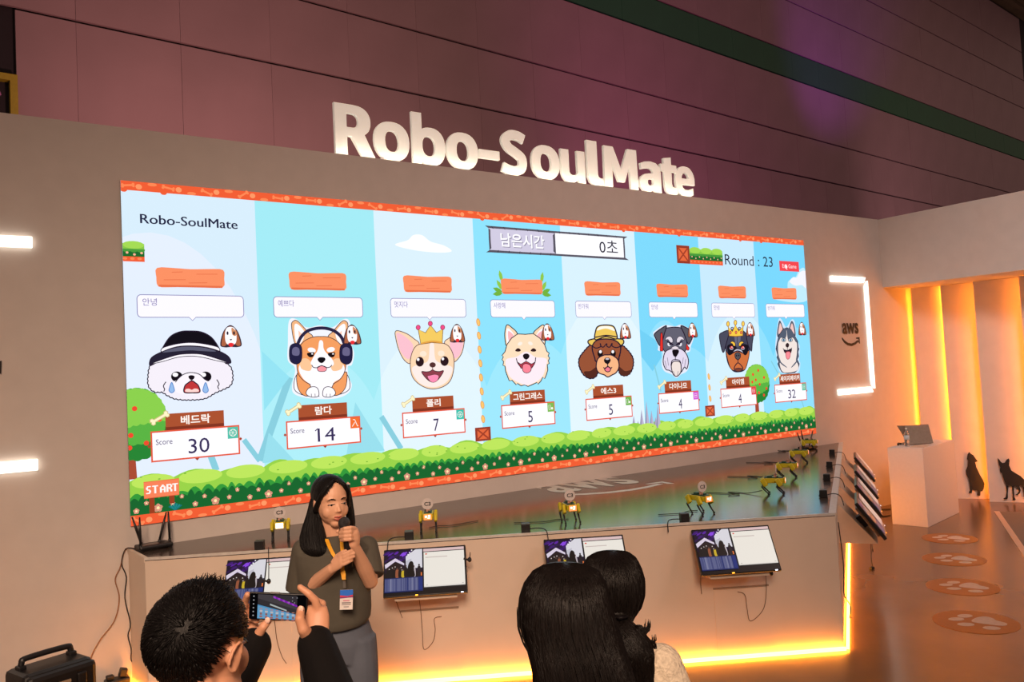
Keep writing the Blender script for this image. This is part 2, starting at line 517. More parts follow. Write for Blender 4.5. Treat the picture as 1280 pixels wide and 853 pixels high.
GLYPH = {
 'R': [[(0, 0), (0, 700), (250, 700)]+_ell(250, 485, 240, 215, 75, -55, 16)+[(535, 0), (360, 0), (222, 262), (155, 262), (155, 0)], [(155, 378), (155, 584), (235, 584)]+_ell(235, 481, 90, 103, 75, -75, 12)+[(235, 378)]],
 'o': [_ell(270, 265, 270, 278), _ell(270, 265, 112, 158)],
 'b': [[(0, 0), (0, 745), (155, 745), (155, 500)]+_ell(300, 265, 245, 278, 125, -125, 26)+[(150, 45), (132, 0)], _ell(268, 265, 114, 152)],
 '-': [[(0, 205), (280, 205), (280, 330), (0, 330)]],
 'S': [_stroke([(440, 590), (330, 632), (190, 630), (92, 540), (150, 430), (280, 360), (392, 275), (385, 130), (270, 66), (150, 68), (30, 108)], 142)],
 'u': [[(0, 530), (155, 530), (155, 200)]+_ell(245, 190, 90, 82, 180, 262, 6)+[(300, 118), (345, 160), (345, 530), (500, 530), (500, 0), (372, 0), (355, 66), (300, 18)]+_ell(190, 190, 190, 202, 290, 180, 10)],
 'l': [[(0, 745), (155, 745), (155, 180), (165, 132), (200, 112), (238, 114), (248, 6), (180, -12), (100, -8), (30, 40), (0, 140)]],
 'M': [[(0, 0), (12, 700), (190, 700), (345, 300), (500, 700), (678, 700), (690, 0), (540, 0), (532, 440), (405, 110), (285, 110), (158, 440), (150, 0)]],
 'a': [[(48, 392), (40, 490), (120, 524), (230, 540), (340, 520), (410, 455), (430, 350), (430, 0), (308, 0), (292, 52), (235, 8), (160, -12), (70, 12), (15, 80), (8, 165), (40, 250), (110, 300), (200, 320), (280, 322), (278, 375), (245, 415), (190, 424), (120, 412)], [(280, 232), (280, 150), (250, 112), (205, 98), (165, 118), (152, 165), (172, 212), (215, 230)]],
 't': [[(75, 530), (75, 640), (228, 668), (228, 530), (345, 530), (345, 412), (228, 412), (228, 190), (242, 132), (290, 112), (345, 124), (345, 8), (265, -12), (170, -6), (100, 48), (75, 150), (75, 412), (0, 412), (0, 530)]],
 'e': [[(158, 212), (180, 140), (240, 106), (330, 104), (400, 118), (470, 144), (470, 28), (400, 0), (300, -14)]+_ell(262, 264, 262, 278, 250, 4, 26)[::1]+[(520, 212)], [(156, 312), (375, 312), (362, 378), (322, 420), (265, 434), (208, 416), (170, 368)]]}
def glyph_mesh(ch, X0, X1, Z0, S, y0, dep):
    P0 = GLYPH[ch]
    ax = min(p[0] for p in P0[0]); bx = max(p[0] for p in P0[0]); sx = (X1-X0)/(bx-ax)
    cu = bpy.data.curves.new('glyph', 'CURVE'); cu.dimensions = '2D'; cu.fill_mode = 'BOTH'; cu.extrude = dep/2; cu.bevel_depth = 0.004; cu.bevel_resolution = 1
    for pl in P0:
        sp_ = cu.splines.new('POLY'); sp_.points.add(len(pl)-1); sp_.use_cyclic_u = True
        for k, p in enumerate(pl): sp_.points[k].co = (X0+(p[0]-ax)*sx, Z0+p[1]*S, 0, 1)
    o = bpy.data.objects.new('glyph', cu); COL.objects.link(o)
    ev = o.evaluated_get(bpy.context.evaluated_depsgraph_get()); me = ev.to_mesh()
    r = MB(); r.add([(v.co.x, y0-v.co.z, v.co.y) for v in me.vertices], [tuple(p.vertices)[::-1] for p in me.polygons])
    ev.to_mesh_clear(); bpy.data.objects.remove(o); bpy.data.curves.remove(cu)
    return r
caps = [('R', 421, 469), ('o', 470, 513), ('b', 518, 558), ('o', 561, 599), ('-', 602, 626), ('S', 629, 660), ('o', 667, 701), ('u', 704, 733), ('l', 737, 756), ('M', 758, 799), ('a', 802, 828), ('t', 829, 848), ('e', 847, 870)]
for ch, xa, xb in caps:
    ymid = 188+(xa+xb-840)/2*0.125
    X0 = ony(xa, ymid, 0.11).x; X1 = ony(xb, ymid, 0.11).x
    glyph_mesh(ch, X0, X1, ZB, 0.455/700, 0.14, 0.03).build('letter', M_sign, sign, world=True)
b = MB(); b.box((5.2, 0.135, 4.135), (4.8, 0.03, 0.02)); b.box((3.3, 0.135, 4.15), (0.03, 0.03, 0.05)); b.box((7.2, 0.135, 4.15), (0.03, 0.03, 0.05)); b.build('mounting_rail', M_alu, sign, world=True)
b = MB(); b.box((5.2, 0.045, 4.126), (4.8, 0.02, 0.008)); b.build('light_strip', M_signled, sign, world=True)

# ------------------------------------------------------------------ bracket lights and wall logos
def bracket(name, label, x0, x1, mirror):
    root = thing(name, label, 'wall light', (x0, 0, 2.4))
    s = -1 if mirror else 1
    far = x1 if not mirror else x0      # side of the upright
    near = x0 if not mirror else x1
    t = 0.075
    for zt, k in ((3.25, -1), (1.62, 1)):
        b = MB(); b.prism([(near, zt), (far-s*0.05, zt), (far-s*0.05-s*0.05, zt+k*t), (near, zt+k*t)], (0, -0.003, 0), (1, 0, 0), (0, 0, 1), (0, -1, 0), 0.03)
        b.build('light_bar', M_white_led, root, world=True)
    b = MB(); b.prism([(far, 3.20), (far, 1.67), (far-s*0.058, 1.745), (far-s*0.058, 3.125)], (0, -0.003, 0), (1, 0, 0), (0, 0, 1), (0, -1, 0), 0.03)
    b.build('light_bar', M_white_led, root, world=True)
bracket('bracket_light', 'bright white square bracket light on the wall between screen and fins', 9.91, 10.77, False)
bracket('bracket_light', 'bright white bars of the bracket light cut by the left frame edge', -0.42, 0.49, True)

def arrow_pts(k=1.0):
    """smile arrow of the logo, in units of the logo's width, origin at bottom left"""
    up = [(0.0, 0.27), (0.12, 0.17), (0.3, 0.09), (0.5, 0.065), (0.7, 0.1), (0.86, 0.17)]
    lo = [(0.9, 0.12), (0.72, 0.03), (0.5, -0.02), (0.28, 0.01), (0.1, 0.1), (-0.01, 0.22)]
    return up+lo, [(0.79, 0.255), (0.98, 0.27), (0.97, 0.05), (0.925, 0.1), (0.94, 0.21), (0.8, 0.215)]
def wall_logo(label, x0, x1, z0):
    W = x1-x0
    root = thing('wall_logo', label, 'logo', (x0, 0, z0))
    tx, tf = text_fit('aws', x0+0.03*W, z0+0.38*W, x1-0.05*W, z0+0.75*W, 0.03)
    b = MB(); b.add([Vector((p[0], -0.008, p[1])) for p in tx], tf); b.build('lettering', M_blackm, root, world=True)
    for i, pl in enumerate(arrow_pts()):
        b = MB(); b.prism([(p[0]*W, p[1]*W) for p in pl], (x0, 0, z0), (1, 0, 0), (0, 0, 1), (0, -1, 0), 0.008)
        b.build('smile' if i == 0 else 'arrow_tip', M_blackm, root, world=True)
wall_logo('small black aws logo on the wall inside the right bracket light', 10.10, 10.52, 2.29)
wall_logo('black aws logo whose arrow tip shows at the left frame edge', -0.125, 0.302, 2.27)

# ------------------------------------------------------------------ dog silhouettes on the fins
def fin_decal(name, label, fin, pix):
    a, b2 = fin; d = (b2-a).normalized(); n = Vector((d.y, -d.x, 0))
    if n.x > 0: n = -n
    pts = []
    for x, y in pix:
        q = onplane(1190+x/10.033, 555+y/10.033, a, n)
        pts.append(((q-a).dot(d), q.z))
    zm = min(p[1] for p in pts)
    lo = 0.03-zm
    root = MB(); root.prism([(u, v) for u, v in pts], a+n*0.0305+Vector((0, 0, max(0, lo))), d, (0, 0, 1), n, 0.004)
    o = root.build(name, M_blackm)
    return tag(o, label, 'silhouette')
fin_decal('dog_silhouette', 'black flat silhouette of a sitting dog looking up', FIN2, [(208, 100), (232, 122), (262, 140), (290, 180), (318, 218), (285, 228), (300, 290), (345, 385), (385, 455), (402, 500), (392, 560), (375, 592), (352, 595), (350, 640), (345, 650), (314, 648), (310, 632), (316, 600), (308, 580), (262, 578), (250, 570), (246, 605), (238, 620), (207, 615), (206, 602), (222, 580), (215, 500), (205, 440), (175, 385), (168, 330), (190, 280), (195, 210), (182, 185), (190, 130)])
fin_decal('dog_silhouette', 'black flat silhouette of a standing dog with pricked ears', FIN3, [(572, 192), (595, 215), (612, 240), (632, 256), (662, 252), (682, 215), (712, 198), (722, 225), (716, 285), (745, 350), (800, 385), (860, 420), (905, 465), (940, 520), (950, 600), (935, 690), (905, 690), (898, 620), (885, 560), (862, 535), (845, 545), (862, 600), (850, 635), (822, 660), (792, 656), (818, 640), (838, 608), (810, 560), (785, 545), (778, 600), (782, 680), (800, 715), (785, 726), (758, 718), (762, 640), (748, 548), (708, 540), (700, 640), (702, 685), (695, 708), (648, 712), (645, 700), (672, 686), (685, 620), (672, 520), (640, 440), (628, 385), (606, 372), (600, 345), (606, 310), (590, 280)])

# ------------------------------------------------------------------ paw mats on the floor
M_paw0 = mat('orange_floor_print', (184, 108, 26), 0.4, noise=0.05)
M_paw1 = mat('white_floor_print', (222, 202, 186), 0.45)
PA = onz(1186, 672, 0); PB = onz(1219, 777, 0)
pd = (PB-PA).normalized(); pn = Vector((-pd.y, pd.x, 0))
for i, (px, py) in enumerate(((1187, 673.5), (1192.5, 699.5), (1203, 734), (1219.5, 778))):
    c = onz(px, py, 0)
    r = (onz(px+[37, 42, 48, 56][i], py, 0)-onz(px-[37, 42, 48, 56][i], py, 0)).length/2
    root = thing('floor_paw_print', ['paw print disc on the floor right beside the white plinth', 'second paw print disc from the white plinth', 'third paw print disc from the white plinth', 'orange paw print disc on the floor nearest the camera'][i], 'floor sticker', c, 0, 'paw print discs on the floor')
    b = MB(); b.cyl(Vector((0, 0, 0)), Vector((0, 0, 0.003)), r*0.93, n=40, smooth=False); b.build('disc', M_paw0, root)
    ax = (CR-Vector((0, 0, CR.z))).normalized(); ay = Vector((-ax.y, ax.x, 0))
    def pad(pts, nm):
        b = MB(); b.prism(Print().smooth([(x*r, y*r) for x, y in pts], 5), (0, 0, 0.003), ax, ay, (0, 0, 1), 0.002); b.build(nm, M_paw1, root)
    pad([(-0.08, 0.0), (0.15, 0.26), (0.42, 0.33), (0.52, 0.16), (0.5, 0.0), (0.6, -0.25), (0.45, -0.4), (0.2, -0.28)], 'heel_pad')
    for (tx, ty, rot) in ((-0.33, 0.25, 0.1), (-0.33, -0.17, -0.1), (0.0, 0.46, 0.2), (0.08, -0.52, -0.2)):
        pad([(tx+0.19*math.cos(a)*math.cos(rot)-0.12*math.sin(a)*math.sin(rot), ty+0.19*math.cos(a)*math.sin(rot)+0.13*math.sin(a)*math.cos(rot)) for a in (k*PI/4 for k in range(8))], 'toe_pad')
# ================================================================== LED WALL AND ITS PICTURE
SX0, SZ0, SW, SH = 1.069, 1.146, 8.283, 2.565     # metres; the picture is drawn in cm, 828 x 256
led = thing('led_screen', 'wide LED wall showing a cartoon dog game scoreboard', 'screen', (SX0, 0, SZ0))
b = MB(); b.box((SW/2, -0.008, SH/2), (SW, 0.016, SH)); b.build('cabinet', M_black, led)
_src = np.array([(150, 227), (1002.5, 300.3), (1019, 541), (163, 660)], float)
_dst = np.array([(0, 256), (828, 256), (828, 0), (0, 0)], float)
_A = []
for (x, y), (u, v) in zip(_src, _dst):
    _A.append([x, y, 1, 0, 0, 0, -u*x, -u*y]); _A.append([0, 0, 0, x, y, 1, -v*x, -v*y])
_H = np.append(np.linalg.solve(np.array(_A), _dst.ravel()), 1).reshape(3, 3)
def canvas(x, y):
    q = _H @ np.array([x, y, 1.0]); return (q[0]/q[2], q[1]/q[2])
P = Print(eps=0.00006)
INK = (40, 28, 48)
# --- sky columns, hills, clouds
edges = [0, 99.6, 205, 309, 416, 521, 624, 725, 828]
cols = [(211, 232, 246), (160, 230, 240), (215, 236, 247), (140, 222, 248), (212, 236, 250), (124, 213, 246), (196, 229, 250), (120, 211, 248)]
for i in range(8): P.rect(edges[i], 0, edges[i+1], 256, cols[i], 0)
P.z = 1
rnd = random.Random(3)
hill = [(224, 234, 250), (171, 233, 243), (222, 240, 250), (156, 227, 250), (222, 240, 252), (146, 220, 248), (210, 236, 252), (142, 219, 250)]
def clip_poly(pts, x0, x1):
    def cut(p, f, inside):
        out = []
        for i in range(len(p)):
            a, b2 = p[i-1], p[i]
            if inside(a) != inside(b2): out.append(f(a, b2))
            if inside(b2): out.append(b2)
        return out
    def X(xx): return lambda a, b2: (xx, a[1]+(b2[1]-a[1])*(xx-a[0])/(b2[0]-a[0]))
    p = cut(pts, X(x0), lambda q: q[0] >= x0)
    return cut(p, X(x1), lambda q: q[0] <= x1) if len(p) > 2 else []
def hillshape(cx, rx, h): return [(cx+rx*math.cos(a), 20+h*math.sin(a)) for a in (PI*k/24 for k in range(25))]
for cx, rx, h in ((20, 95, 198), (150, 60, 100), (258, 70, 120), (372, 70, 112), (470, 80, 150), (590, 66, 100), (690, 75, 140), (800, 70, 120), (560, 50, 130)):
    for i in range(8):
        q = clip_poly(hillshape(cx, rx, h), edges[i], edges[i+1])
        if len(q) > 2: P.poly(q, hill[i], 0)
P.z = 2
for (a, b2, wd) in (((123, 104), (96, 38), 6), ((204, 66), (222, 36), 5), ((84, 56), (96, 38), 4), ((55, 56), (62, 34), 5), ((540, 100), (548, 70), 2), ((745, 98), (760, 78), 2), ((800, 48), (806, 34), 2)):
    P.line([a, b2], wd, (134, 202, 218))
for pts in ([(104, 60), (124, 36), (98, 36)], [(180, 80), (206, 36), (170, 36)]): P.poly(pts, (150, 218, 232))
P.z = 4
P.poly([(101, 78), (123, 104), (101, 126)], (146, 222, 238))
P.poly([(521, 110), (537, 93), (552, 108), (552, 124), (521, 140)], (112, 204, 240))
P.blob([(225, 219), (238, 224), (244, 229), (253, 229.5), (262, 224), (276, 221), (284, 216), (270, 214), (245, 215)], (247, 250, 255), lift=1)
P.blob([(762, 176), (770, 186), (786, 186), (790, 200), (806, 206), (815, 216), (828, 216), (828, 176)], (190, 232, 252))
P.blob([(793, 200), (801, 206), (809, 206), (816, 213), (828, 214), (828, 193), (818, 196), (804, 195)], (240, 240, 252))
P.z = 8
# --- trees
def tree(cx, cy, rx, ry, apples, tx, tw, y0):
    P.poly([(tx-tw*0.5, cy), (tx+tw*0.5, cy), (tx+tw*0.7, y0), (tx-tw*0.75, y0)], (166, 74, 52))
    P.poly(P.scallop([(cx-rx, cy), (cx-rx*0.7, cy-ry*0.75), (cx, cy-ry), (cx+rx*0.7, cy-ry*0.75), (cx+rx, cy), (cx+rx*0.7, cy+ry*0.75), (cx, cy+ry), (cx-rx*0.7, cy+ry*0.75)], 1.2, 22), (40, 130, 52))
    P.poly(P.scallop([(cx-rx, cy+ry*0.05), (cx-rx*0.6, cy-ry*0.45), (cx, cy-ry*0.55), (cx+rx*0.6, cy-ry*0.4), (cx+rx, cy+ry*0.05), (cx+rx*0.7, cy+ry*0.75), (cx, cy+ry), (cx-rx*0.7, cy+ry*0.75)], 1.2, 22), (88, 176, 66))
    P.poly(P.scallop([(cx-rx, cy+ry*0.15), (cx-rx*0.5, cy-ry*0.05), (cx, cy), (cx+rx*0.6, cy+ry*0.05), (cx+rx, cy+ry*0.15), (cx+rx*0.7, cy+ry*0.75), (cx, cy+ry), (cx-rx*0.7, cy+ry*0.75)], 1.2, 22), (136, 204, 76))
    for ax, ay in apples: P.ell(cx+ax*rx, cy+ay*ry, 1.9, 1.9, (236, 74, 48), n=10)
tree(6, 74, 21, 26, [(-0.05, 0.45), (0.75, 0.1), (-0.2, -0.3), (0.3, -0.55), (-0.25, -0.65), (0.9, -0.3)], -1, 9, 34)
P.z = 8
tree(715, 71, 23, 23, [(-0.3, 0.5), (0.15, 0.7), (0.6, 0.3), (-0.4, 0.1), (0.2, -0.05), (0.75, -0.3), (0.1, -0.5), (0.5, -0.65), (-0.1, 0.2)], 712, 5, 36)
# --- spikes
P.z = 8
for x, h in ((504, 46), (510, 40), (516, 52), (524, 61), (531, 50), (537, 42), (541, 56)):
    P.poly([(x-4, 30), (x+4, 30), (x+0.5, h)], (146, 140, 168)); P.poly([(x-1, 30), (x+4, 30), (x+0.5, h)], (184, 178, 204))
# --- ground: hedge, bushes, flowers, soil
P.z = 12
def cloudrow(y, amp, step, x0, x1, ph):
    pts = []; x = x0
    while x < x1:
        a = min(step*(0.8+0.4*rnd.random()), x1-x) or 1
        m = amp*(0.6+0.8*rnd.random())
        for k in range(6): pts.append((x+a*k/6, y+m*math.sin(PI*k/6)))
        x += a
    return pts+[(x1, y)]
top = cloudrow(32.5, 4.2, 34, 0, 828, 0)
P.poly([(0, 8)]+top+[(828, 8)], (150, 206, 72))
x = 0
while x < 828:
    a = 28+8*rnd.random(); P.ell(min(x+a/2, 810), 31, a*0.46, 5.2, (186, 226, 92)); x += a
for k in range(60): P.ell(rnd.uniform(4, 824), rnd.uniform(27, 35.5), 1.0, 0.45, (112, 170, 54), n=8, lift=0)
P.z += 1
def tufts(y, h, step, col):
    pts = []; x = 0
    while x < 828:
        a = min(step*(0.7+0.6*rnd.random()), 828-x); m = h*(0.35+0.9*rnd.random())
        for k in range(5): pts.append((x+a*k/5, y+m*math.sin(PI*k/5)))
        x += a+1e-6
    P.poly([(0, 6)]+pts+[(828, y), (828, 6)], col)
tufts(20.0, 4.0, 8, (52, 150, 58)); tufts(17.5, 4.0, 7, (26, 100, 46))
def flower(x, y, r):
    for k in range(5): P.ell(x+r*0.6*math.cos(k*1.257+1.57), y+r*0.6*math.sin(k*1.257+1.57), r*0.5, r*0.5, (246, 160, 140), n=8, lift=0)
    P.z += 1; P.ell(x, y, r*0.38, r*0.38, (255, 232, 170), n=8, lift=0); P.z -= 1
x = 4; k = 0
while x < 826:
    flower(x, [10.5, 15.5, 11.0, 12.5, 17.5][k % 5], [2.0, 1.6, 3.0, 1.7, 1.6][k % 5]); x += [7, 8, 10.5, 6.5, 9.5][k % 5]; k += 1
P.z += 2
SOIL = (236, 92, 52); SO2 = (250, 134, 84); SO3 = (252, 150, 100)
def bone(cx, cy, L, r, col, rot=0.0, ol=None):
    c, s_ = math.cos(rot), math.sin(rot)
    def T(x, y): return (cx+x*c-y*s_, cy+x*s_+y*c)
    pts = [T(*q) for q in ((-L*0.3, r*0.5), (L*0.3, r*0.5), (L*0.36, r*1.1), (L*0.48, r*1.1), (L*0.54, r*0.4), (L*0.48, 0), (L*0.54, -r*0.4), (L*0.48, -r*1.1), (L*0.36, -r*1.1), (L*0.3, -r*0.5), (-L*0.3, -r*0.5), (-L*0.36, -r*1.1), (-L*0.48, -r*1.1), (-L*0.54, -r*0.4), (-L*0.48, 0), (-L*0.54, r*0.4), (-L*0.48, r*1.1), (-L*0.36, r*1.1))]
    P.poly(pts, col)
    if ol: P.line(pts+[pts[0]], 0.6, ol)
def soil(y0, y1, dense):
    P.rect(0, y0, 828, y1, SOIL)
    z = P.z; x = 3; k = 0
    while x < 824:
        ym = (y0+y1)/2+rnd.uniform(-0.6, 0.6); P.z = z
        if k % 3 == 0: bone(x+2, ym, 9, 1.5, SO2, rnd.uniform(-0.6, 0.6))
        elif k % 3 == 1: P.ell(x, ym, 2.3, 2.1, SO3, n=10)
        else: P.ell(x, y0+1.3 if k % 2 else y1-1.4, 3.4, 1.3, SO2, n=10)
        x += 9.5; k += 1
    P.z = z+3
soil(0, 7.5, 1); soil(249, 256, 1)
for x in (2, 30, 320, 505, 592, 700, 740): P.ell(x, 249, 2.4, 1.6, SOIL, n=10, lift=0)
# --- START sign
P.rect(13, 7.5, 16.6, 20, (150, 62, 34)); P.rect(27.0, 13, 30.6, 20, (150, 62, 34)); P.pol([(9.6, 19), (34, 19), (34.3, 31), (9.6, 31)], (244, 128, 88), (226, 100, 64), 0.5)
PIXF = {'S': ('01111', '11000', '11000', '01110', '00011', '00011', '11110'), 'T': ('111111', '001100', '001100', '001100', '001100', '001100', '001100'), 'A': ('001100', '011110', '110011', '110011', '111111', '110011', '110011'), 'R': ('111110', '110011', '110011', '111110', '110110', '110011', '110011')}
for ch, x0 in (('S', 11.0), ('T', 15.3), ('A', 20.6), ('R', 25.2), ('T', 29.3)):
    z = P.z
    for r, row in enumerate(PIXF[ch]):
        j = 0
        while j < len(row):
            e = j
            while e < len(row) and row[e] == '1': e += 1
            if e > j: P.z = z; P.rect(x0+j*0.68, 27.8-r*0.82-0.84, x0+e*0.68, 27.8-r*0.82, (255, 244, 240))
            j = max(e, j+1)
    P.z = z+1
for k in range(9): P.line([(31, 7.8), (31+(k-4)*1.15, 13.2-abs(k-4)*0.55)], 0.9, (34, 140, 130) if k % 2 else (24, 110, 120))
# --- crates, coins, grass ledges
def crate(x0, y0, x1, y1):
    P.rect(x0, y0, x1, y1, (150, 58, 40)); dx = (x1-x0); dy = y1-y0
    P.rect(x0+dx*0.14, y0+dy*0.14, x1-dx*0.14, y1-dy*0.14, (226, 104, 62))
    P.line([(x0+dx*0.16, y0+dy*0.16), (x1-dx*0.16, y1-dy*0.16)], dx*0.09, (160, 64, 42)); P.line([(x0+dx*0.16, y1-dy*0.16), (x1-dx*0.16, y0+dy*0.16)], dx*0.09, (160, 64, 42))
crate(300, 35.5, 317.5, 48.5); crate(618, 36.7, 634.4, 49.4); crate(586, 216.2, 607.6, 237.3)
def ledge(x0, x1, y0, y1, n):
    h = y1-y0
    P.rect(x0, y0, x1, y0+h*0.27, SOIL)
    P.rect(x0, y0+h*0.24, x1, y1-h*0.15, (30, 104, 46))
    z = P.z
    for k in range(n*3): P.z = z; P.ell(x0+(k+0.5)*(x1-x0)/n/3, y0+h*0.56, (x1-x0)/n/5, h*0.12, (72, 150, 60), n=10)
    P.rect(x0, y0+h*0.6, x1, y1-h*0.14, (134, 196, 70))
    z = P.z
    for k in range(n): P.z = z; P.ell(x0+(k+0.5)*(x1-x0)/n, y1-h*0.2, (x1-x0)/n*0.5, h*0.18, (160, 214, 82), n=16)
    z = P.z
    for k in range(n*3): P.z = z; P.ell(x0+(k+0.6)*(x1-x0)/n/3, y0+h*(0.34 if k % 2 else 0.42), 1.0, 0.9, (250, 180, 150), n=8)
    z = P.z
    for k in range(n*3): P.z = z; P.ell(x0+(k+0.3)*(x1-x0)/n/3, y0+h*0.14, 1.6, 1.0, SO2, n=8)
ledge(0, 15, 195.2, 211, 1); ledge(607.6, 665, 216.2, 236.8, 3)
for y in (148.6, 135.8, 122.4, 109.3, 95.7, 82.5, 69.7, 56.2): P.ell(309.5, y, 1.9, 3.6, (248, 196, 110), 0.15, (226, 140, 60), 0.6, 14)
for y in (83.2, 70.4, 57.4): P.ell(627.4, y, 1.7, 3.6, (248, 196, 110), 0.15, (226, 140, 60), 0.6, 14)
# --- headings
for dx in (0, 0.35): P.text('Robo-SoulMate', 12.6+dx, 224.4, 84.7+dx, 231.6, (34, 36, 66))
P.pol(P.smooth([(326.4, 240.5), (328, 242.8), (405, 242.6), (503, 242.6), (505, 240), (505, 219), (503, 216.6), (405, 217), (328, 216.8), (326.4, 219)], 2), (88, 84, 96))
P.rect(408.5, 219, 503, 240.6, (250, 250, 255))
P.blob([(328.6, 239), (331, 240.6), (403, 240.4), (405.4, 238), (405.2, 221.5), (403, 219.2), (331, 219.2), (328.8, 221)], (206, 200, 222), n=3)
for k in range(6): P.line([(330+k*14, 242.8), (332+k*14, 240.4)], 0.7, (60, 56, 70)); P.line([(336+k*13, 216.8), (337+k*13, 219.4)], 0.7, (60, 56, 70))
for k in range(7): P.line([(414+k*13, 242.8), (415+k*13, 240.4)], 0.7, (60, 56, 70))
P.text('남은시간', 340.9, 222.4, 394.6, 236.2, (120, 114, 140), 0.02); P.text('남은시간', 340, 223, 394, 237, (252, 250, 255), 0.02)
P.text('0초', 468, 223, 494.5, 237, (40, 36, 54))
P.text('Round : 23', 668.5, 217.6, 759.6, 230.4, (40, 40, 58))
P.rect(773, 213.3, 813.6, 226.4, (240, 70, 78)); P.text('End Game', 779, 217.4, 808, 222.6, (255, 236, 236))
P.poly([(784.5, 223), (784.5, 216.2), (786.3, 217.8), (787.6, 215.2), (788.8, 215.9), (787.7, 218.3), (789.8, 218.6)], (250, 250, 255))
# --- the eight players
names = ['베드락', '람다', '폴리', '그린그래스', '에스3', '다이나모', '아이엠', '세이지메이커']
says = ['안녕', '예쁘다', '멋지다', '사랑해', '반가워', '안녕', '안녕', '반가워']
score = ['30', '14', '7', '5', '5', '4', '4', '32']
badge = [(84, 190, 168), (240, 112, 52), (62, 192, 174), (126, 184, 82), (110, 178, 78), (212, 92, 214), (224, 62, 76), (96, 190, 160)]
cxs = [47.9, 150.9, 256.6, 363.3, 469.6, 575.3, 678.5, 779.4]
def leaf(x, y, L, a, col):
    c, s_ = math.cos(a), math.sin(a)
    P.poly([(x+u*c-v*s_, y+u*s_+v*c) for u, v in ((0, 0), (L*0.3, L*0.16), (L*0.65, L*0.17), (L, 0), (L*0.65, -L*0.17), (L*0.3, -L*0.16))], col)
ZP = P.z
for i, cx in enumerate(cxs):
    P.z = ZP
    # log
    if i == 3:
        for sx in (-1, 1):
            for a, yy in ((0.35, 178), (1.0, 180), (1.35, 188), (-0.1, 177)): leaf(cx+sx*24, yy, 12, a if sx > 0 else PI-a, (142, 196, 74) if a > 0.5 else (112, 176, 62))
    P.blob([(cx-24.5, 191), (cx-12, 191.3), (cx, 190.8), (cx+14, 191.4), (cx+24.4, 191), (cx+25, 184), (cx+23.8, 177.2), (cx+10, 176.6), (cx-4, 176.9), (cx-15, 176.4), (cx-24, 176.9), (cx-25.2, 184)], (246, 142, 98), n=3)
    P.rect(cx-23.6, 176.6, cx+23.4, 178.2, (228, 112, 72))
    for a, b2, y in ((-20, -4, 182), (-2, 12, 180), (4, 20, 187), (-14, -6, 188)): P.line([(cx+a, y), (cx+b2, y+0.5)], 0.5, (226, 112, 74))
    # speech bubble
    x0, x1, y0, y1 = cx-39.2, cx+39.4, 153.4, 170.4
    rr = 3
    pl = []
    for ox, oy, a0 in ((x1-rr, y1-rr, 0), (x0+rr, y1-rr, 1), (x0+rr, y0+rr, 2), (x1-rr, y0+rr, 3)):
        for k in range(6): pl.append((ox+rr*math.cos(a0*PI/2+k*PI/10), oy+rr*math.sin(a0*PI/2+k*PI/10)))
        if a0 == 2: pl += [(cx-2.5, y0), (cx, y0-2.6), (cx+2.5, y0)]
    P.pol(pl, (246, 244, 254), (130, 126, 176), 0.55)
    wtx = 10 if len(says[i]) == 2 else 13.5
    P.text(says[i], x0+3.8, 162.2, x0+3.8+wtx, 167.8, (126, 112, 168))
    # name plate, score box
    P.rect(cx-22, 69, cx+21, 80.4, (168, 80, 48)); P.rect(cx-22, 67.8, cx+21, 70.4, (128, 52, 34))
    nw = min(39, 6.9*len(names[i])+1)
    P.text(names[i], cx-0.2-nw/2, 71.4, cx-0.2+nw/2, 78.4, (255, 244, 236), 0.022)
    P.poly([(cx-34, 58.4), (cx-32.6, 57), (cx-34, 55.6), (cx-35, 57)], (170, 66, 44)); P.poly([(cx+33.4, 58.4), (cx+32, 57), (cx+33.4, 55.6), (cx+34.4, 57)], (170, 66, 44)); P.poly([(cx-2, 45.4), (cx, 43.3), (cx+2, 45.4)], (150, 54, 44))
    P.rect(cx-32.8, 45, cx+32.6, 68, (226, 92, 66)); P.rect(cx-31.6, 46.2, cx+31.4, 66.8, (250, 248, 255))
    P.text('Score', cx-29.2, 57.6, cx-17.5, 61.8, (60, 50, 96))
    w2 = 5.6 if len(score[i]) == 1 else 15.5
    P.text(score[i], cx+1.6-w2/2, 49.0, cx+1.6+w2/2, 60.2, (56, 46, 88))
    if score[i] == '14': P.line([(cx-5.9, 60.0), (cx-8.2, 58.2)], 0.8, (56, 46, 88))
    bx0, by0 = cx+23.4, 57.8
    P.rect(bx0, by0, cx+31.6, 66.8, badge[i])
    mc = (250, 246, 240); bxm, bym = bx0+4.1, by0+4.5
    if i == 1: P.line([(bxm-2.4, by0+1.6), (bxm, by0+5)], 0.6, mc); P.line([(bxm-1.6, by0+7.4), (bxm, by0+7.4), (bxm+2.4, by0+1.6), (bxm+3.2, by0+1.8)], 0.6, mc)
    elif i in (0, 2):
        for k in range(6): P.line([(bxm, bym), (bxm+2.6*math.cos(k*1.047), bym+2.6*math.sin(k*1.047))], 0.45, mc, lift=0)
        P.z += 1; P.line([(bxm+2.7*math.cos(k*0.524), bym+2.7*math.sin(k*0.524)) for k in range(13)], 0.5, mc)
    elif i in (4, 3):
        P.line([(bxm-2.4, bym-2.4), (bxm-2.4, bym+2.2), (bxm-0.2, bym+2.2), (bxm-0.2, bym-2.4), (bxm-2.4, bym-2.4)], 0.5, mc); P.ell(bxm+1.6, bym-1.2, 1.3, 1.3, mc, n=10)
    else:
        P.line([(bxm-2, bym-2.2), (bxm-2, bym+2.2), (bxm+2, bym+2.2), (bxm+2, bym-2.2), (bxm-2, bym-2.2)], 0.5, mc); P.line([(bxm-2, bym), (bxm+2, bym)], 0.5, mc)
    bone(cx-26, 77.6, 13.4, 2.2, (250, 240, 196), 0.5, (208, 186, 130))
ZD = P.z
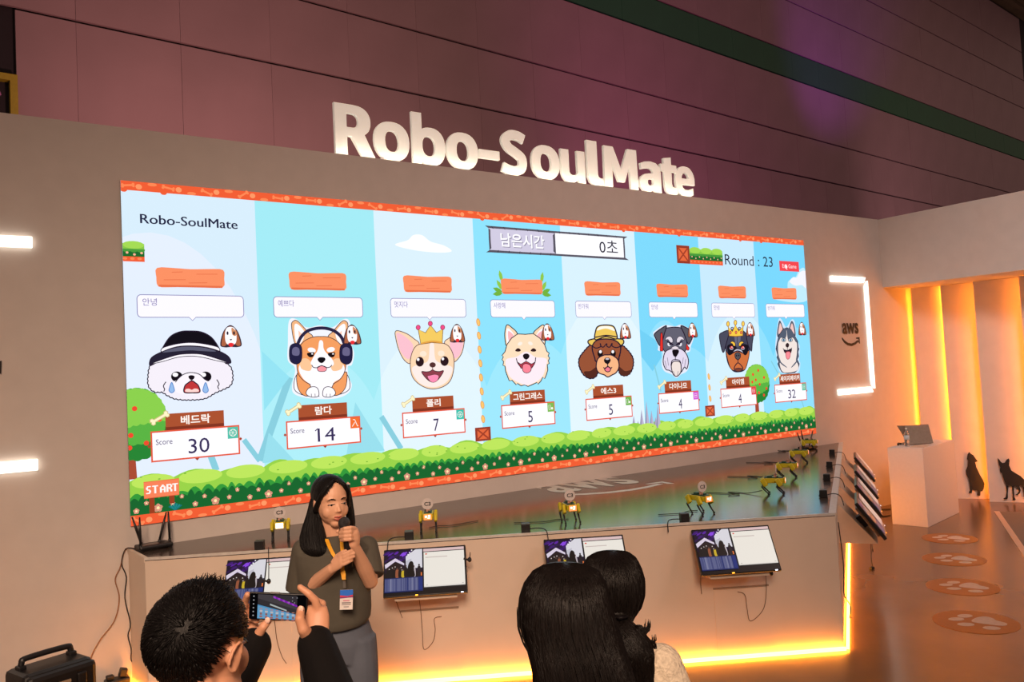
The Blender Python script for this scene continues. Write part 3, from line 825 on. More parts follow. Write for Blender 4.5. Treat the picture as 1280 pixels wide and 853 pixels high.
D = Print(eps=P.eps); D.wk = 1.3; D.v = P.v; D.f = P.f; D.c = P.c
def crop(ox, oy, sc):
    D.tf = lambda x, y: canvas(ox+x/sc, oy+y/sc)
    D.z = ZD
def mirror(pts, ax): return [(2*ax-x, y) for x, y in pts][::-1]
WH = (250, 246, 252)
# 1 fluffy white dog crying under a bowler hat
crop(175, 395, 7.415)
f = D.scallop([(100, 470), (75, 560), (78, 660), (130, 712), (200, 715), (250, 745), (330, 778), (470, 785), (600, 770), (690, 720), (760, 690), (830, 650), (850, 580), (825, 480), (700, 420), (460, 380), (220, 420)], -9, 52)
D.pol(f, (240, 234, 244), INK, 8)
D.arc([(235, 622), (212, 660), (222, 690), (215, 712)], 7, INK); D.arc([(706, 600), (728, 640), (716, 665), (726, 692)], 7, INK)
D.blob([(198, 345), (215, 290), (280, 200), (370, 158), (460, 152), (560, 160), (650, 205), (710, 280), (728, 340), (600, 300), (460, 288), (320, 300)], (20, 16, 24), INK, 8)
D.blob([(200, 345), (206, 308), (330, 272), (460, 258), (590, 270), (716, 300), (724, 338), (600, 304), (460, 292), (320, 304)], WH, INK, 6)
D.blob([(84, 440), (110, 392), (200, 345), (330, 300), (460, 290), (600, 302), (720, 335), (805, 380), (836, 430), (815, 448), (700, 400), (560, 366), (460, 360), (340, 372), (200, 415), (96, 470)], (38, 34, 52), INK, 8)
D.blob([(200, 350), (330, 306), (460, 296), (600, 308), (700, 340), (560, 336), (460, 330), (330, 340)], (92, 92, 112), n=4)
D.blob([(100, 456), (200, 416), (340, 373), (460, 362), (570, 368), (700, 404), (812, 446), (700, 424), (560, 392), (460, 384), (340, 396), (200, 436)], WH, INK, 5)
for s_, ex in ((1, 336), (-1, 603)):
    D.ell(ex, 574, 54, 48, (20, 14, 22)); D.ell(ex-s_*14 if s_ > 0 else ex-22, 556, 26, 20, WH)
D.blob([(290, 640), (345, 600), (400, 556), (470, 538), (540, 552), (590, 600), (650, 640), (600, 720), (470, 740), (340, 720)], (246, 240, 248))
D.arc([(322, 626), (360, 580), (410, 548), (470, 536), (540, 550), (590, 590), (622, 612)], 6, INK)
D.blob([(444, 570), (470, 560), (500, 570), (494, 592), (472, 606), (450, 592)], (24, 16, 24), n=5)
D.line([(472, 600), (472, 622)], 7, INK)
D.blob([(404, 718), (410, 660), (440, 632), (474, 612), (506, 630), (536, 658), (548, 716), (476, 724)], (190, 54, 56), INK, 8)
D.blob([(416, 714), (420, 690), (450, 686), (474, 696), (500, 684), (532, 690), (538, 712), (476, 718)], (250, 210, 204), n=4)
for x in (288, 602): D.blob([(x, 628), (x+20, 676), (x+24, 706), (x, 724), (x-24, 706), (x-20, 676)], (150, 186, 232), (92, 136, 200), 6)
# 2 corgi with headphones
crop(345, 395, 7.758)
OR = (240, 156, 96); LO = (248, 196, 150)
D.blob([(110, 270), (120, 60), (190, 40), (290, 120), (420, 100), (540, 120), (650, 40), (710, 70), (720, 260), (752, 370), (730, 480), (690, 500), (700, 600), (730, 680), (690, 760), (560, 810), (340, 810), (180, 770), (150, 690), (180, 520), (110, 440)], (238, 240, 250))
D.blob([(168, 690), (195, 580), (300, 520), (430, 500), (570, 520), (680, 570), (712, 680), (680, 740), (560, 780), (430, 785), (300, 785), (200, 750)], WH, INK, 5)
D.blob([(195, 590), (230, 560), (330, 690), (310, 780), (250, 770), (205, 700)], OR, INK, 5); D.blob([(682, 560), (640, 570), (540, 690), (560, 775), (620, 760), (672, 690)], OR, INK, 5)
D.blob([(145, 110), (160, 62), (205, 60), (300, 160), (350, 215), (260, 290), (180, 280)], (240, 180, 130), INK, 5)
D.blob([(172, 110), (205, 90), (270, 170), (240, 270), (190, 265)], WH); D.poly([(212, 150), (250, 190), (218, 250)], (250, 200, 176))
D.blob([(692, 110), (675, 62), (632, 62), (545, 160), (500, 215), (590, 290), (672, 280)], (240, 180, 130), INK, 5)
D.blob([(668, 110), (635, 90), (572, 170), (600, 265), (655, 262)], WH); D.poly([(632, 150), (594, 190), (628, 250)], (250, 200, 176))
D.blob([(195, 470), (205, 350), (260, 260), (350, 215), (430, 208), (510, 215), (600, 265), (655, 350), (672, 480), (640, 590), (560, 660), (430, 690), (300, 660), (215, 580)], OR, INK, 5)
D.blob([(215, 520), (260, 440), (330, 470), (420, 300), (430, 240), (446, 300), (530, 470), (610, 440), (660, 520), (620, 610), (550, 660), (500, 780), (420, 790), (350, 690), (260, 620)], WH)
D.blob([(230, 440), (290, 420), (340, 470), (325, 540), (240, 520)], LO); D.blob([(640, 440), (575, 420), (525, 470), (545, 540), (630, 520)], LO)
D.blob([(412, 260), (430, 244), (450, 262), (462, 340), (540, 430), (545, 490), (430, 500), (335, 480), (350, 420), (398, 340)], WH)
D.ell(340, 340, 40, 24, WH, 0.2); D.ell(525, 335, 40, 24, WH, -0.2)
for ex in (331, 533): D.blob([(ex-36, 372), (ex, 362), (ex+34, 364), (ex+24, 402), (ex-4, 410), (ex-28, 396)], (30, 18, 20), n=4); D.ell(ex+14, 376, 9, 7, WH)
D.blob([(396, 430), (410, 412), (436, 408), (462, 412), (474, 430), (456, 456), (436, 466), (412, 456)], (18, 14, 20), n=4)
D.blob([(396, 506), (436, 492), (482, 506), (476, 540), (436, 548), (402, 540)], (244, 150, 160), INK, 4)
D.arc([(340, 484), (356, 506), (392, 510), (436, 490), (482, 508), (516, 504), (536, 484)], 6, INK)
for s_ in (0, 1):
    m = (lambda q: [(856-x, y) for x, y in q]) if s_ else (lambda q: q)
    D.blob(m([(285, 755), (310, 710), (360, 694), (400, 715), (408, 780), (360, 796), (310, 785)]), WH, INK, 5); D.line(m([(336, 762), (338, 790)]), 4, INK); D.line(m([(372, 762), (374, 790)]), 4, INK)
D.arc([(200, 290), (240, 210), (310, 150), (430, 126), (540, 146), (620, 205), (660, 290)], 24, (42, 36, 66), 10)
for hx_ in (185, 673):
    D.blob([(hx_-62, 380), (hx_-50, 300), (hx_, 276), (hx_+50, 300), (hx_+60, 380), (hx_+48, 450), (hx_+5, 476), (hx_-48, 450)], (36, 32, 66), INK, 6); D.blob([(hx_-32, 330), (hx_, 310), (hx_+34, 330), (hx_+30, 390), (hx_-30, 386)], (104, 98, 134))
# 3 chihuahua with crown
crop(485, 395, 8.533)
SK = (246, 212, 176); BR = (96, 60, 62)
D.blob([(70, 180), (100, 165), (190, 195), (270, 250), (325, 310), (240, 440), (225, 515), (160, 470), (105, 360), (75, 240)], SK, BR, 6); D.blob([(85, 190), (150, 210), (235, 280), (262, 340), (232, 450), (190, 460), (130, 390), (98, 290)], (246, 190, 204))
D.blob([(595, 295), (640, 245), (720, 210), (800, 230), (800, 320), (770, 420), (700, 495), (660, 420)], SK, BR, 6); D.blob([(650, 300), (690, 270), (785, 270), (790, 330), (750, 430), (695, 455), (670, 380)], (246, 190, 204))
D.blob([(232, 560), (240, 430), (290, 330), (380, 295), (460, 290), (560, 292), (640, 330), (690, 430), (695, 560), (660, 690), (580, 760), (460, 785), (350, 750), (262, 670)], SK, BR, 6)
D.blob([(250, 560), (330, 520), (420, 480), (440, 300), (480, 296), (500, 470), (590, 520), (680, 560), (640, 680), (560, 745), (460, 765), (350, 735), (275, 650)], (250, 232, 226))
D.ell(368, 410, 36, 30, (250, 228, 206)); D.ell(560, 405, 36, 30, (250, 228, 206))
for ex, ey in ((332, 495), (595, 487)): D.ell(ex, ey, 44, 52, (44, 24, 30)); D.ell(ex-18, ey-24, 14, 16, WH)
D.ell(468, 528, 34, 28, (84, 48, 48)); D.line([(468, 556), (468, 586)], 6, BR)
D.blob([(352, 600), (400, 602), (440, 596), (468, 580), (496, 594), (540, 598), (584, 590), (560, 640), (520, 690), (468, 712), (420, 690), (376, 644)], (140, 62, 74), (60, 34, 44), 6)
D.blob([(412, 650), (440, 640), (472, 632), (500, 630), (534, 645), (520, 690), (480, 714), (440, 700)], (250, 140, 178), BR, 4)
D.pol([(314, 150), (392, 186), (445, 105), (508, 184), (578, 145), (570, 300), (460, 290), (342, 310)], (240, 200, 96), (120, 80, 50), 6); D.blob([(352, 292), (460, 270), (560, 282), (562, 298), (460, 288), (350, 306)], (226, 160, 70), n=4)
for x, y in ((314, 130), (443, 88), (574, 128)): D.ell(x, y, 22, 25, (240, 78, 136), 0, (150, 40, 80), 5)
# 4 smiling spitz
crop(615, 395, 8.533)
for sx in (1, -1):
    m = (lambda q: q) if sx > 0 else (lambda q: [(690-x, y) for x, y in q])
    D.blob(m([(150, 100), (205, 130), (260, 190), (240, 260), (150, 320), (132, 270), (128, 180)]), SK, INK, 7); D.blob(m([(152, 140), (185, 150), (226, 215), (180, 290), (152, 290), (144, 200)]), WH); D.blob(m([(166, 165), (222, 215), (180, 270), (164, 240)]), (250, 180, 184))
out = [(150, 310), (200, 240), (265, 196), (345, 200), (430, 192), (500, 240), (552, 310), (575, 380), (600, 400), (588, 430), (604, 450), (592, 480), (600, 510), (580, 520), (585, 580), (570, 630), (552, 672), (532, 655), (510, 700), (480, 730), (470, 712), (420, 735), (375, 755), (340, 738), (300, 748), (262, 722), (250, 738), (205, 690), (175, 695), (150, 630), (135, 590), (130, 540), (108, 530), (115, 490), (98, 470), (112, 440), (98, 425), (130, 385)]
D.pol(out, (250, 220, 188), INK, 7)
D.blob([(140, 470), (250, 440), (330, 390), (380, 390), (450, 440), (570, 460), (560, 560), (520, 660), (420, 725), (360, 740), (280, 715), (190, 660), (150, 580)], (248, 232, 240))
D.ell(290, 300, 26, 18, (252, 236, 224), -0.5); D.ell(400, 296, 26, 18, (252, 236, 224), 0.5)
for ex in (268, 432): D.blob([(ex-30, 374), (ex-12, 352), (ex+10, 350), (ex+30, 368), (ex+20, 382), (ex-10, 384)], (50, 28, 30), n=4)
D.blob([(320, 425), (340, 406), (370, 406), (390, 425), (380, 455), (354, 468), (330, 455)], (28, 20, 26), n=4)
D.blob([(268, 500), (300, 516), (354, 490), (410, 514), (446, 498), (420, 552), (400, 560), (310, 562), (292, 548)], (176, 60, 72), INK, 5)
D.arc([(250, 455), (262, 500), (292, 545)], 7, INK); D.arc([(456, 445), (448, 500), (420, 550)], 7, INK); D.line([(354, 466), (354, 492)], 5, INK)
D.blob([(318, 530), (354, 512), (400, 532), (405, 585), (365, 612), (322, 592)], (250, 132, 150), INK, 5)
# 5 brown poodle in a straw hat
crop(715, 395, 10.035)
BN = (150, 82, 54)
D.pol(D.scallop([(230, 370), (140, 450), (82, 540), (85, 640), (140, 740), (220, 782), (290, 750), (310, 650), (280, 480)], -7, 24), BN, INK, 12); D.pol(D.scallop([(610, 365), (700, 440), (755, 530), (755, 640), (710, 730), (640, 755), (580, 720), (560, 600), (585, 470)], -7, 24), BN, INK, 12)
D.blob([(140, 700), (220, 690), (300, 640), (290, 750), (220, 780), (160, 755)], (84, 42, 32)); D.blob([(580, 640), (650, 690), (730, 680), (700, 735), (640, 752), (585, 720)], (84, 42, 32))
D.blob([(240, 400), (280, 310), (410, 290), (550, 310), (596, 400), (575, 520), (540, 580), (310, 580), (270, 520)], BN, INK, 12)
D.blob([(190, 340), (200, 305), (280, 285), (410, 250), (545, 285), (620, 295), (635, 335), (600, 370), (560, 330), (500, 300), (410, 290), (320, 300), (270, 330), (235, 375)], (232, 196, 92), INK, 12)
D.blob([(278, 300), (285, 180), (320, 130), (410, 116), (500, 130), (535, 190), (545, 290), (410, 260)], (236, 198, 92), INK, 12); D.blob([(300, 185), (330, 140), (410, 128), (490, 142), (520, 190), (410, 160)], (250, 244, 230))
D.arc([(278, 270), (410, 246), (545, 262)], 11, INK)
D.arc([(245, 385), (290, 405), (345, 385), (340, 345), (350, 380), (380, 392), (420, 350), (425, 382), (460, 392), (488, 345), (490, 380), (540, 398), (590, 385)], 10, INK)
for ex in (340, 502): D.ell(ex, 472, 34, 48, (24, 16, 18)); D.ell(ex+3 if ex < 400 else ex-4, 450, 17, 20, WH)
D.blob([(290, 640), (310, 540), (380, 495), (430, 490), (490, 495), (560, 550), (575, 640), (540, 710), (490, 740), (435, 766), (390, 740), (320, 712)], (244, 180, 132), INK, 11)
D.blob([(386, 560), (400, 530), (428, 522), (456, 530), (470, 560), (450, 595), (430, 604), (404, 592)], (28, 20, 26), n=4); D.ell(428, 540, 24, 12, (200, 190, 200))
D.line([(432, 602), (434, 632)], 9, INK); D.blob([(396, 660), (434, 640), (470, 655), (462, 690), (434, 702), (404, 688)], (240, 120, 142), INK, 8); D.arc([(380, 645), (400, 662), (434, 634), (470, 658), (488, 642)], 9, INK)
# 6 schnauzer
crop(810, 395, 10.03)
GR = (98, 96, 112)
D.blob([(50, 230), (80, 180), (190, 115), (320, 130), (400, 110), (520, 170), (560, 250), (520, 380), (510, 440), (470, 470), (500, 600), (470, 690), (400, 730), (340, 775), (280, 730), (190, 690), (155, 600), (170, 460), (110, 430), (110, 370)], (226, 232, 246))
D.blob([(190, 170), (240, 148), (320, 140), (390, 148), (440, 170), (470, 330), (440, 450), (310, 470), (190, 440), (165, 320)], GR, INK, 9)
D.blob([(215, 135), (190, 132), (70, 220), (80, 280), (130, 370), (160, 330), (190, 220)], (88, 86, 96), INK, 10); D.blob([(395, 132), (430, 130), (530, 190), (545, 250), (500, 350), (470, 320), (435, 220)], (88, 86, 96), INK, 10)
D.blob([(142, 225), (150, 216), (165, 225), (172, 420), (155, 438), (136, 420)], (232, 50, 40), INK, 5); D.blob([(468, 345), (485, 380), (500, 400), (490, 428), (470, 424), (460, 400)], (232, 50, 40), INK, 5)
for sx in (1, -1):
    m = (lambda q: q) if sx > 0 else (lambda q: [(636-x, y) for x, y in q])
    D.blob(m([(200, 300), (220, 265), (260, 255), (290, 285), (292, 330), (262, 330), (235, 296)]), (222, 212, 222), INK, 5)
    D.ell(m([(250, 352)])[0][0], 352, 22, 28, (232, 228, 236)); D.ell(m([(262, 348)])[0][0], 350, 13, 17, INK); D.line(m([(222, 318), (300, 362)]), 14, INK)
D.blob([(175, 540), (200, 450), (270, 410), (325, 400), (400, 415), (460, 470), (490, 560), (470, 660), (440, 640), (400, 700), (340, 730), (280, 700), (250, 680), (210, 670), (180, 610)], (224, 214, 234), INK, 9)
D.blob([(275, 400), (325, 376), (370, 400), (350, 420), (300, 420)], (226, 214, 224), INK, 5)
D.blob([(286, 440), (300, 425), (360, 425), (370, 450), (345, 500), (326, 512), (300, 495)], (22, 14, 20), n=4); D.line([(326, 510), (326, 545)], 7, INK)
D.arc([(270, 620), (285, 560), (326, 545), (380, 560), (400, 620)], 8, INK)
D.blob([(275, 640), (290, 580), (335, 565), (385, 580), (398, 640), (390, 710), (345, 755), (300, 730)], (236, 222, 216), INK, 9)
for xa, ya, xb, yb in ((195, 560, 215, 650), (225, 520, 240, 620), (455, 540, 440, 640), (425, 520, 415, 600), (300, 690, 318, 740), (362, 690, 350, 745)): D.line([(xa, ya), (xb, yb)], 6, (120, 110, 130), taper=True)
# 7 rottweiler with crown
crop(885, 395, 10.03)
RB = (66, 66, 84); TN = (206, 112, 62)
D.blob([(205, 420), (215, 280), (260, 190), (340, 160), (430, 190), (490, 280), (498, 440), (480, 560), (440, 670), (360, 698), (290, 680), (230, 580)], RB, INK, 8)
D.blob([(125, 240), (160, 205), (230, 180), (240, 230), (200, 380), (185, 440), (165, 448), (140, 360)], (74, 74, 92), INK, 8); D.blob([(460, 215), (510, 210), (545, 245), (535, 340), (528, 430), (512, 425), (480, 350)], (74, 74, 92), INK, 8)
D.blob([(205, 430), (240, 480), (280, 470), (350, 440), (440, 470), (490, 430), (495, 490), (470, 600), (440, 668), (360, 680), (280, 670), (240, 590)], TN, INK, 6)
D.blob([(225, 370), (280, 350), (330, 380), (340, 420), (290, 470), (245, 490), (228, 440)], (26, 22, 32)); D.blob([(380, 370), (430, 350), (485, 370), (480, 450), (445, 490), (400, 440)], (26, 22, 32))
D.poly([(300, 180), (340, 170), (395, 180), (385, 330), (350, 400), (320, 330)], (104, 104, 124)); D.line([(345, 180), (350, 400)], 6, (60, 58, 76))
for sx in (1, -1):
    m = (lambda q: q) if sx > 0 else (lambda q: [(690-x, y) for x, y in q])
    D.blob(m([(262, 335), (285, 316), (318, 335), (322, 372), (300, 372), (285, 345)]), (246, 194, 64), INK, 5)
    ex = m([(275, 395)])[0][0]; D.ell(ex, 402, 28, 24, (150, 158, 176), 0, INK, 5); D.ell(ex, 392, 18, 18, (214, 58, 40)); D.ell(ex+6, 388, 6, 6, WH)
D.blob([(285, 460), (320, 420), (350, 412), (400, 425), (425, 470), (395, 445), (350, 432), (310, 445)], (206, 204, 220), INK, 5)
D.blob([(318, 480), (335, 458), (365, 456), (386, 478), (382, 520), (355, 546), (325, 524)], (84, 82, 86), INK, 7); D.ell(338, 495, 8, 12, INK); D.ell(366, 493, 8, 12, INK)
D.arc([(305, 660), (320, 620), (355, 585), (395, 615), (420, 655)], 9, INK); D.line([(355, 546), (355, 590)], 7, INK); D.blob([(310, 665), (360, 650), (415, 662), (385, 690), (340, 692)], (120, 62, 48), INK, 6)
D.pol([(232, 130), (285, 195), (322, 110), (365, 190), (420, 125), (415, 245), (325, 255), (245, 248)], (246, 202, 70), (140, 84, 40), 7)
for x, y in ((230, 98), (322, 82), (418, 96)): D.blob([(x-18, y), (x-8, y-26), (x+8, y-28), (x+18, y), (x+8, y+28), (x-8, y+28)], (250, 210, 90), (160, 100, 40), 6)
for x, y in ((260, 208), (330, 204), (395, 206)): D.ell(x, y, 12, 19, (232, 118, 84), 0, (150, 60, 50), 4)
for x in (282, 374): D.ell(x, 155, 16, 16, (180, 184, 214), 0, INK, 6)
# 8 husky
crop(955, 395, 7.418)
D.blob([(90, 300), (95, 200), (120, 30), (150, 35), (190, 100), (240, 30), (270, 60), (285, 200), (315, 280), (310, 400), (320, 440), (300, 520), (200, 530), (130, 510), (105, 400)], (206, 226, 246))
D.blob([(110, 180), (118, 90), (132, 45), (160, 110), (200, 140), (150, 200)], (110, 118, 134), INK, 5); D.blob([(118, 160), (126, 90), (136, 66), (155, 115), (150, 150)], (240, 196, 190))
D.blob([(272, 180), (262, 90), (240, 48), (218, 110), (190, 140), (230, 200)], (110, 118, 134), INK, 5); D.blob([(264, 160), (254, 90), (240, 68), (226, 115), (232, 150)], (240, 196, 190))
D.pol([(108, 240), (120, 180), (160, 120), (195, 106), (232, 120), (268, 180), (295, 230), (300, 290), (308, 300), (298, 330), (304, 370), (290, 400), (310, 440), (298, 490), (270, 520), (200, 528), (150, 515), (125, 470), (112, 440), (122, 420), (104, 380), (112, 360), (96, 300)], (84, 92, 110), INK, 5)
D.blob([(118, 240), (150, 190), (180, 215), (192, 130), (206, 215), (236, 190), (285, 240), (288, 340), (280, 410), (300, 450), (292, 500), (200, 522), (150, 505), (130, 440), (140, 420), (118, 350)], (238, 224, 218))
D.blob([(108, 225), (125, 180), (160, 125), (186, 115), (192, 180), (170, 205), (140, 200), (118, 240)], (84, 92, 110)); D.blob([(292, 225), (270, 180), (236, 125), (200, 113), (204, 180), (222, 205), (252, 200), (280, 240)], (84, 92, 110))
for ex in (166, 228): D.ell(ex, 220, 19, 16, (222, 230, 236), 0, INK, 4); D.ell(ex, 220, 11, 11, (86, 136, 170)); D.ell(ex, 220, 5, 6, INK)
D.blob([(184, 262), (200, 246), (216, 260), (212, 282), (200, 290), (186, 280)], (52, 34, 38), n=4); D.line([(200, 290), (200, 312)], 4, INK)
D.blob([(168, 310), (200, 316), (238, 300), (230, 340), (205, 350), (178, 336)], (60, 36, 40), INK, 4); D.arc([(160, 295), (172, 315), (200, 320), (232, 308), (242, 290)], 4, INK)
D.blob([(186, 340), (205, 328), (226, 335), (222, 380), (205, 398), (190, 382)], (246, 140, 150), (180, 80, 90), 4)
D.arc([(125, 410), (150, 440), (196, 474)], 9, (84, 92, 110), taper=True); D.arc([(290, 410), (268, 440), (236, 474)], 9, (84, 92, 110), taper=True)
# the little spaniel icon beside each portrait
D.tf = lambda x, y: (x, y)
for i, cx in enumerate(cxs):
    D.z = ZD+40
    x, y = cx+28.4, 138.2
    if i == 7: x = cx+31.5
    D.blob([(x-8.4, y-6.5), (x-5.6, y+4), (x, y+9), (x+5.6, y+4), (x+8.4, y-6.5), (x+5, y-8.6), (x, y-8.4), (x-5, y-8.6)], (60, 44, 56), n=5)
    D.blob([(x-7.4, y-6.2), (x-4.8, y+4), (x, y+8), (x+4.8, y+4), (x+7.4, y-6.2), (x+5, y-7.6), (x+3, y-6), (x, y-7.4), (x-3, y-6), (x-5, y-7.6)], (172, 98, 66), n=5)
    D.blob([(x-3.8, y-5), (x-4.4, y+2), (x-2.6, y+7), (x+2.6, y+7), (x+4.4, y+2), (x+3.8, y-5), (x, y-7)], (252, 248, 252), n=5)
    D.blob([(x+1, y+7), (x+4.6, y+3.5), (x+3.8, y+0.4), (x+1.2, y+1.6)], (206, 140, 100), n=4)
    for sx in (-2.4, 2.6): D.ell(x+sx, y+2.6, 0.8, 1.5, INK, n=10)
    D.poly([(x-1.1, y-2.1), (x+1.1, y-2.1), (x, y-3.4)], INK); D.blob([(x-2.2, y-6), (x, y-5), (x+2.2, y-6), (x+0.8, y-8.2), (x-0.8, y-8.2)], (232, 46, 52), n=4)
print('screen layers', P.z, D.z, 'faces', len(P.f))
print_mat('screen_picture', 1.08)
for k_ in range(len(P.v)): P.v[k_] = (min(max(P.v[k_][0], 0.0), 828.0), P.v[k_][1], P.v[k_][2])
P.build('picture', MATS['screen_picture'], led, lambda x, y, l: (x/100*SW/8.28, -0.0165-l, y/100*SH/2.56))
# ================================================================== STAGE, ROBOTS, MONITORS, PROPS
ST = 0.98
SA, SB, SC_, SD = Vector((1.08, -0.45, 0)), Vector((5.30, -2.96, 0)), Vector((9.95, 0.0, 0)), Vector((1.05, 0.0, 0))
M_stage = mat('stage_board', (214, 196, 178), 0.65, noise=0.02, scale=5)
M_top = mat('glossy_stage_floor', (66, 56, 50), 0.18, noise=0.05, scale=3, spec=0.75)
stage = thing('stage', 'low wedge-shaped stage with glossy dark top in front of the LED wall', 'stage', (SA.x, SA.y, 0))
pl4 = [(v.x, v.y) for v in (SA, SB, SC_, SD)]
EX, EY, EZ = Vector((1, 0, 0)), Vector((0, 1, 0)), Vector((0, 0, 1))
b = MB(); b.prism(pl4, (0, 0, 0), EX, EY, EZ, ST-0.02); b.build('body', M_stage, stage, world=True)
b = MB(); b.prism(pl4, (0, 0, ST-0.02), EX, EY, EZ, 0.02); b.build('stage_floor', M_top, stage, world=True)
def bar(p, q, wd, z0, z1, out):
    d = (q-p).normalized(); n = Vector((d.y, -d.x, 0))
    return MB().prism([(0, -out), ((q-p).length, -out), ((q-p).length, wd), (0, wd)], Vector((p.x, p.y, z0)), d, n, EZ, z1-z0)
M_trim = mat('pale_edge_trim', (214, 208, 200), 0.35, metal=0.2)
bar(SA, SB, 0.006, ST-0.014, ST+0.003, 0.012).build('edge_trim', M_trim, stage, world=True)
bar(SB, SC_, 0.006, ST-0.03, ST+0.003, 0.045).build('edge_trim', M_trim, stage, world=True)
bar(SD, SA, 0.006, ST-0.03, ST+0.004, 0.02).build('edge_trim', M_stage, stage, world=True)
bar(SA, SB, 0.035, 0.0, 0.022, -0.012).build('led_strip', M_led, stage, world=True)
bar(SB, SC_, 0.035, 0.0, 0.022, -0.012).build('led_strip', M_led, stage, world=True)
bar(SD, SA, 0.035, 0.0, 0.022, -0.012).build('led_strip', M_led, stage, world=True)
ea = (SB-SA).normalized(); oa = Vector((ea.y, -ea.x, 0)); LA = (SB-SA).length
eb = (SC_-SB).normalized(); ob = Vector((eb.y, -eb.x, 0))
AZ, BZ = math.atan2(ea.y, ea.x), math.atan2(eb.y, eb.x)
# logo on the stage top
q0, q1 = onz(724, 622, ST), onz(850, 605, ST)
lx = (q1-q0).normalized(); W = (q1-q0).length; ly = Vector((-lx.y, lx.x, 0))
M_logo = mat('white_vinyl', (206, 200, 192), 0.5)
tx, tf = text_fit('aws', 0.0*W, 0.30*W, 0.86*W, 0.86*W, 0.02)
b = MB(); b.add([q0+lx*p[0]+ly*p[1]+EZ*0.002 for p in tx], tf); b.build('logo_lettering', M_logo, stage, world=True)
for i, pl in enumerate(arrow_pts()):
    b = MB(); b.prism([(p[0]*W, p[1]*W*0.8) for p in pl], q0, lx, ly, EZ, 0.002); b.build('logo_smile' if i == 0 else 'logo_arrow_tip', M_logo, stage, world=True)
# service hatches under the monitors
def front_at(px, py=720):
    p = onplane(px, py, SA, oa); return (p-SA).dot(ea)
for px in (325, 535, 736, 925):
    s = front_at(px)
    b = MB(); b.box((0, 0, 0), (0.40, 0.006, 0.42)); 
    c = SA+ea*s+oa*0.002+EZ*0.26
    R = Matrix.Rotation(AZ, 3, 'Z')
    b = MB(); b.box(c, (0.40, 0.006, 0.46), R); b.build('hatch', M_stage, stage, world=True)
    b = MB(); b.box(c+EZ*0.238, (0.41, 0.012, 0.012), R); b.build('hatch_rail', mat('grey_rail', (150, 128, 108), 0.6), stage, world=True)

# ---- robots
M_ry = mat('yellow_shell', (204, 186, 24), 0.4)
M_rk = mat('robot_black', (24, 22, 24), 0.45)
M_pcb = mat('green_board', (24, 66, 44), 0.5)
M_face = mat('robot_face', (255, 160, 110), 0.4, emit=(255, 120, 70), estr=1.2)
M_facew = mat('robot_face_glyph', (255, 240, 220), 0.4, emit=(255, 240, 225), estr=1.6)
M_disc = mat('disc_card', (206, 196, 192), 0.6)
M_skin0 = mat('pink_post', (214, 160, 140), 0.6)
def robot(label, loc, rz, white=False):
    t = thing('robot_dog', label, 'robot', loc, rz, 'yellow robot dogs on the stage')
    b = MB(); b.box((0, 0, 0.118), (0.062, 0.17, 0.042), bev=0.006); b.build('body', M_rk, t)
    for sx in (-1, 1):
        b = MB(); b.box((sx*0.034, 0.002, 0.119), (0.010, 0.165, 0.040), bev=0.003); b.build('side_shell', M_ry, t)
    b = MB(); b.box((0, 0.0, 0.142), (0.05, 0.15, 0.006)); b.box((-0.01, 0.03, 0.152), (0.03, 0.04, 0.014)); b.box((0.012, -0.03, 0.149), (0.02, 0.02, 0.01)); b.build('circuit_board', M_pcb, t)
    b = MB(); b.box((0, -0.088, 0.118), (0.066, 0.012, 0.05), bev=0.003); b.build('head', M_ry, t)
    b = MB(); b.box((0, -0.095, 0.118), (0.054, 0.004, 0.038)); f = b.build('face_screen', M_facew if white else M_face, t)
    b = MB()
    if not white:
        for x, z in ((-0.012, 0.122), (0.011, 0.126)): b.box((x, -0.0975, z), (0.014, 0.002, 0.014))
        b.box((0.008, -0.0975, 0.111), (0.018, 0.002, 0.006))
        b.build('face_glyph', M_facew, f)
    for sx in (-1, 1):
        for y0 in (-0.055, 0.065):
            b = MB(); R = Matrix.Rotation(-0.55, 3, 'X'); b.box((sx*0.056, y0+0.012, 0.106), (0.024, 0.042, 0.068), R, bev=0.008); L = b.build('leg', M_ry, t)
            b = MB(); b.tube([(sx*0.056, y0+0.034, 0.074), (sx*0.056, y0+0.012, 0.045), (sx*0.056, y0-0.022, 0.010)], [0.007, 0.0065, 0.005], 7); b.build('shin', M_rk, L)
            b = MB(); b.sph((sx*0.056, y0-0.022, 0.0085), (0.008, 0.011, 0.0085), nu=10, nv=6); b.build('foot', M_rk, L)
    b = MB(); b.cyl((0, -0.02, 0.14), (0, -0.02, 0.178), 0.006, n=8); b.box((0.0, -0.01, 0.16), (0.03, 0.008, 0.03)); b.build('sign_post', M_skin0, t)
    b = MB(); b.tube([(0, -0.028, 0.205), (0, -0.022, 0.205)], [0.042, 0.042], 24, smooth=False); d = b.build('sign_disc', M_disc, t)
    tx, tf = text_fit('C3', -0.024, 0.19, 0.024, 0.219, 0.03)
    b = MB(); b.add([Vector((p[0], -0.0286, p[1])) for p in tx], tf); b.build('sign_lettering', M_rk, d)
    return t
fr = [onz(x, y, ST) for x, y in ((351, 675), (536, 664), (713, 653), (877, 642))]
rr = [onz(x, y, ST) for x, y in ((968, 618), (985, 597), (1000, 579))]+[onz(1008, 564, ST)]
lb = ['yellow robot dog with a blank white face nearest the speaker', 'yellow robot dog behind the monitor to the right of the speaker', 'yellow robot dog in front of the white stage logo', 'yellow robot dog standing beside a small black box at the stage front']
lr = ['yellow robot dog in profile nearest the stage front', 'second yellow robot dog in profile from the stage front', 'third yellow robot dog in profile from the stage front', 'rearmost yellow robot dog in profile beside the router']
rr[3].y = min(rr[3].y, -0.30)
r0 = robot(lb[0], fr[0], AZ+0.15, True)
r1 = robot(lb[1], fr[1], AZ)
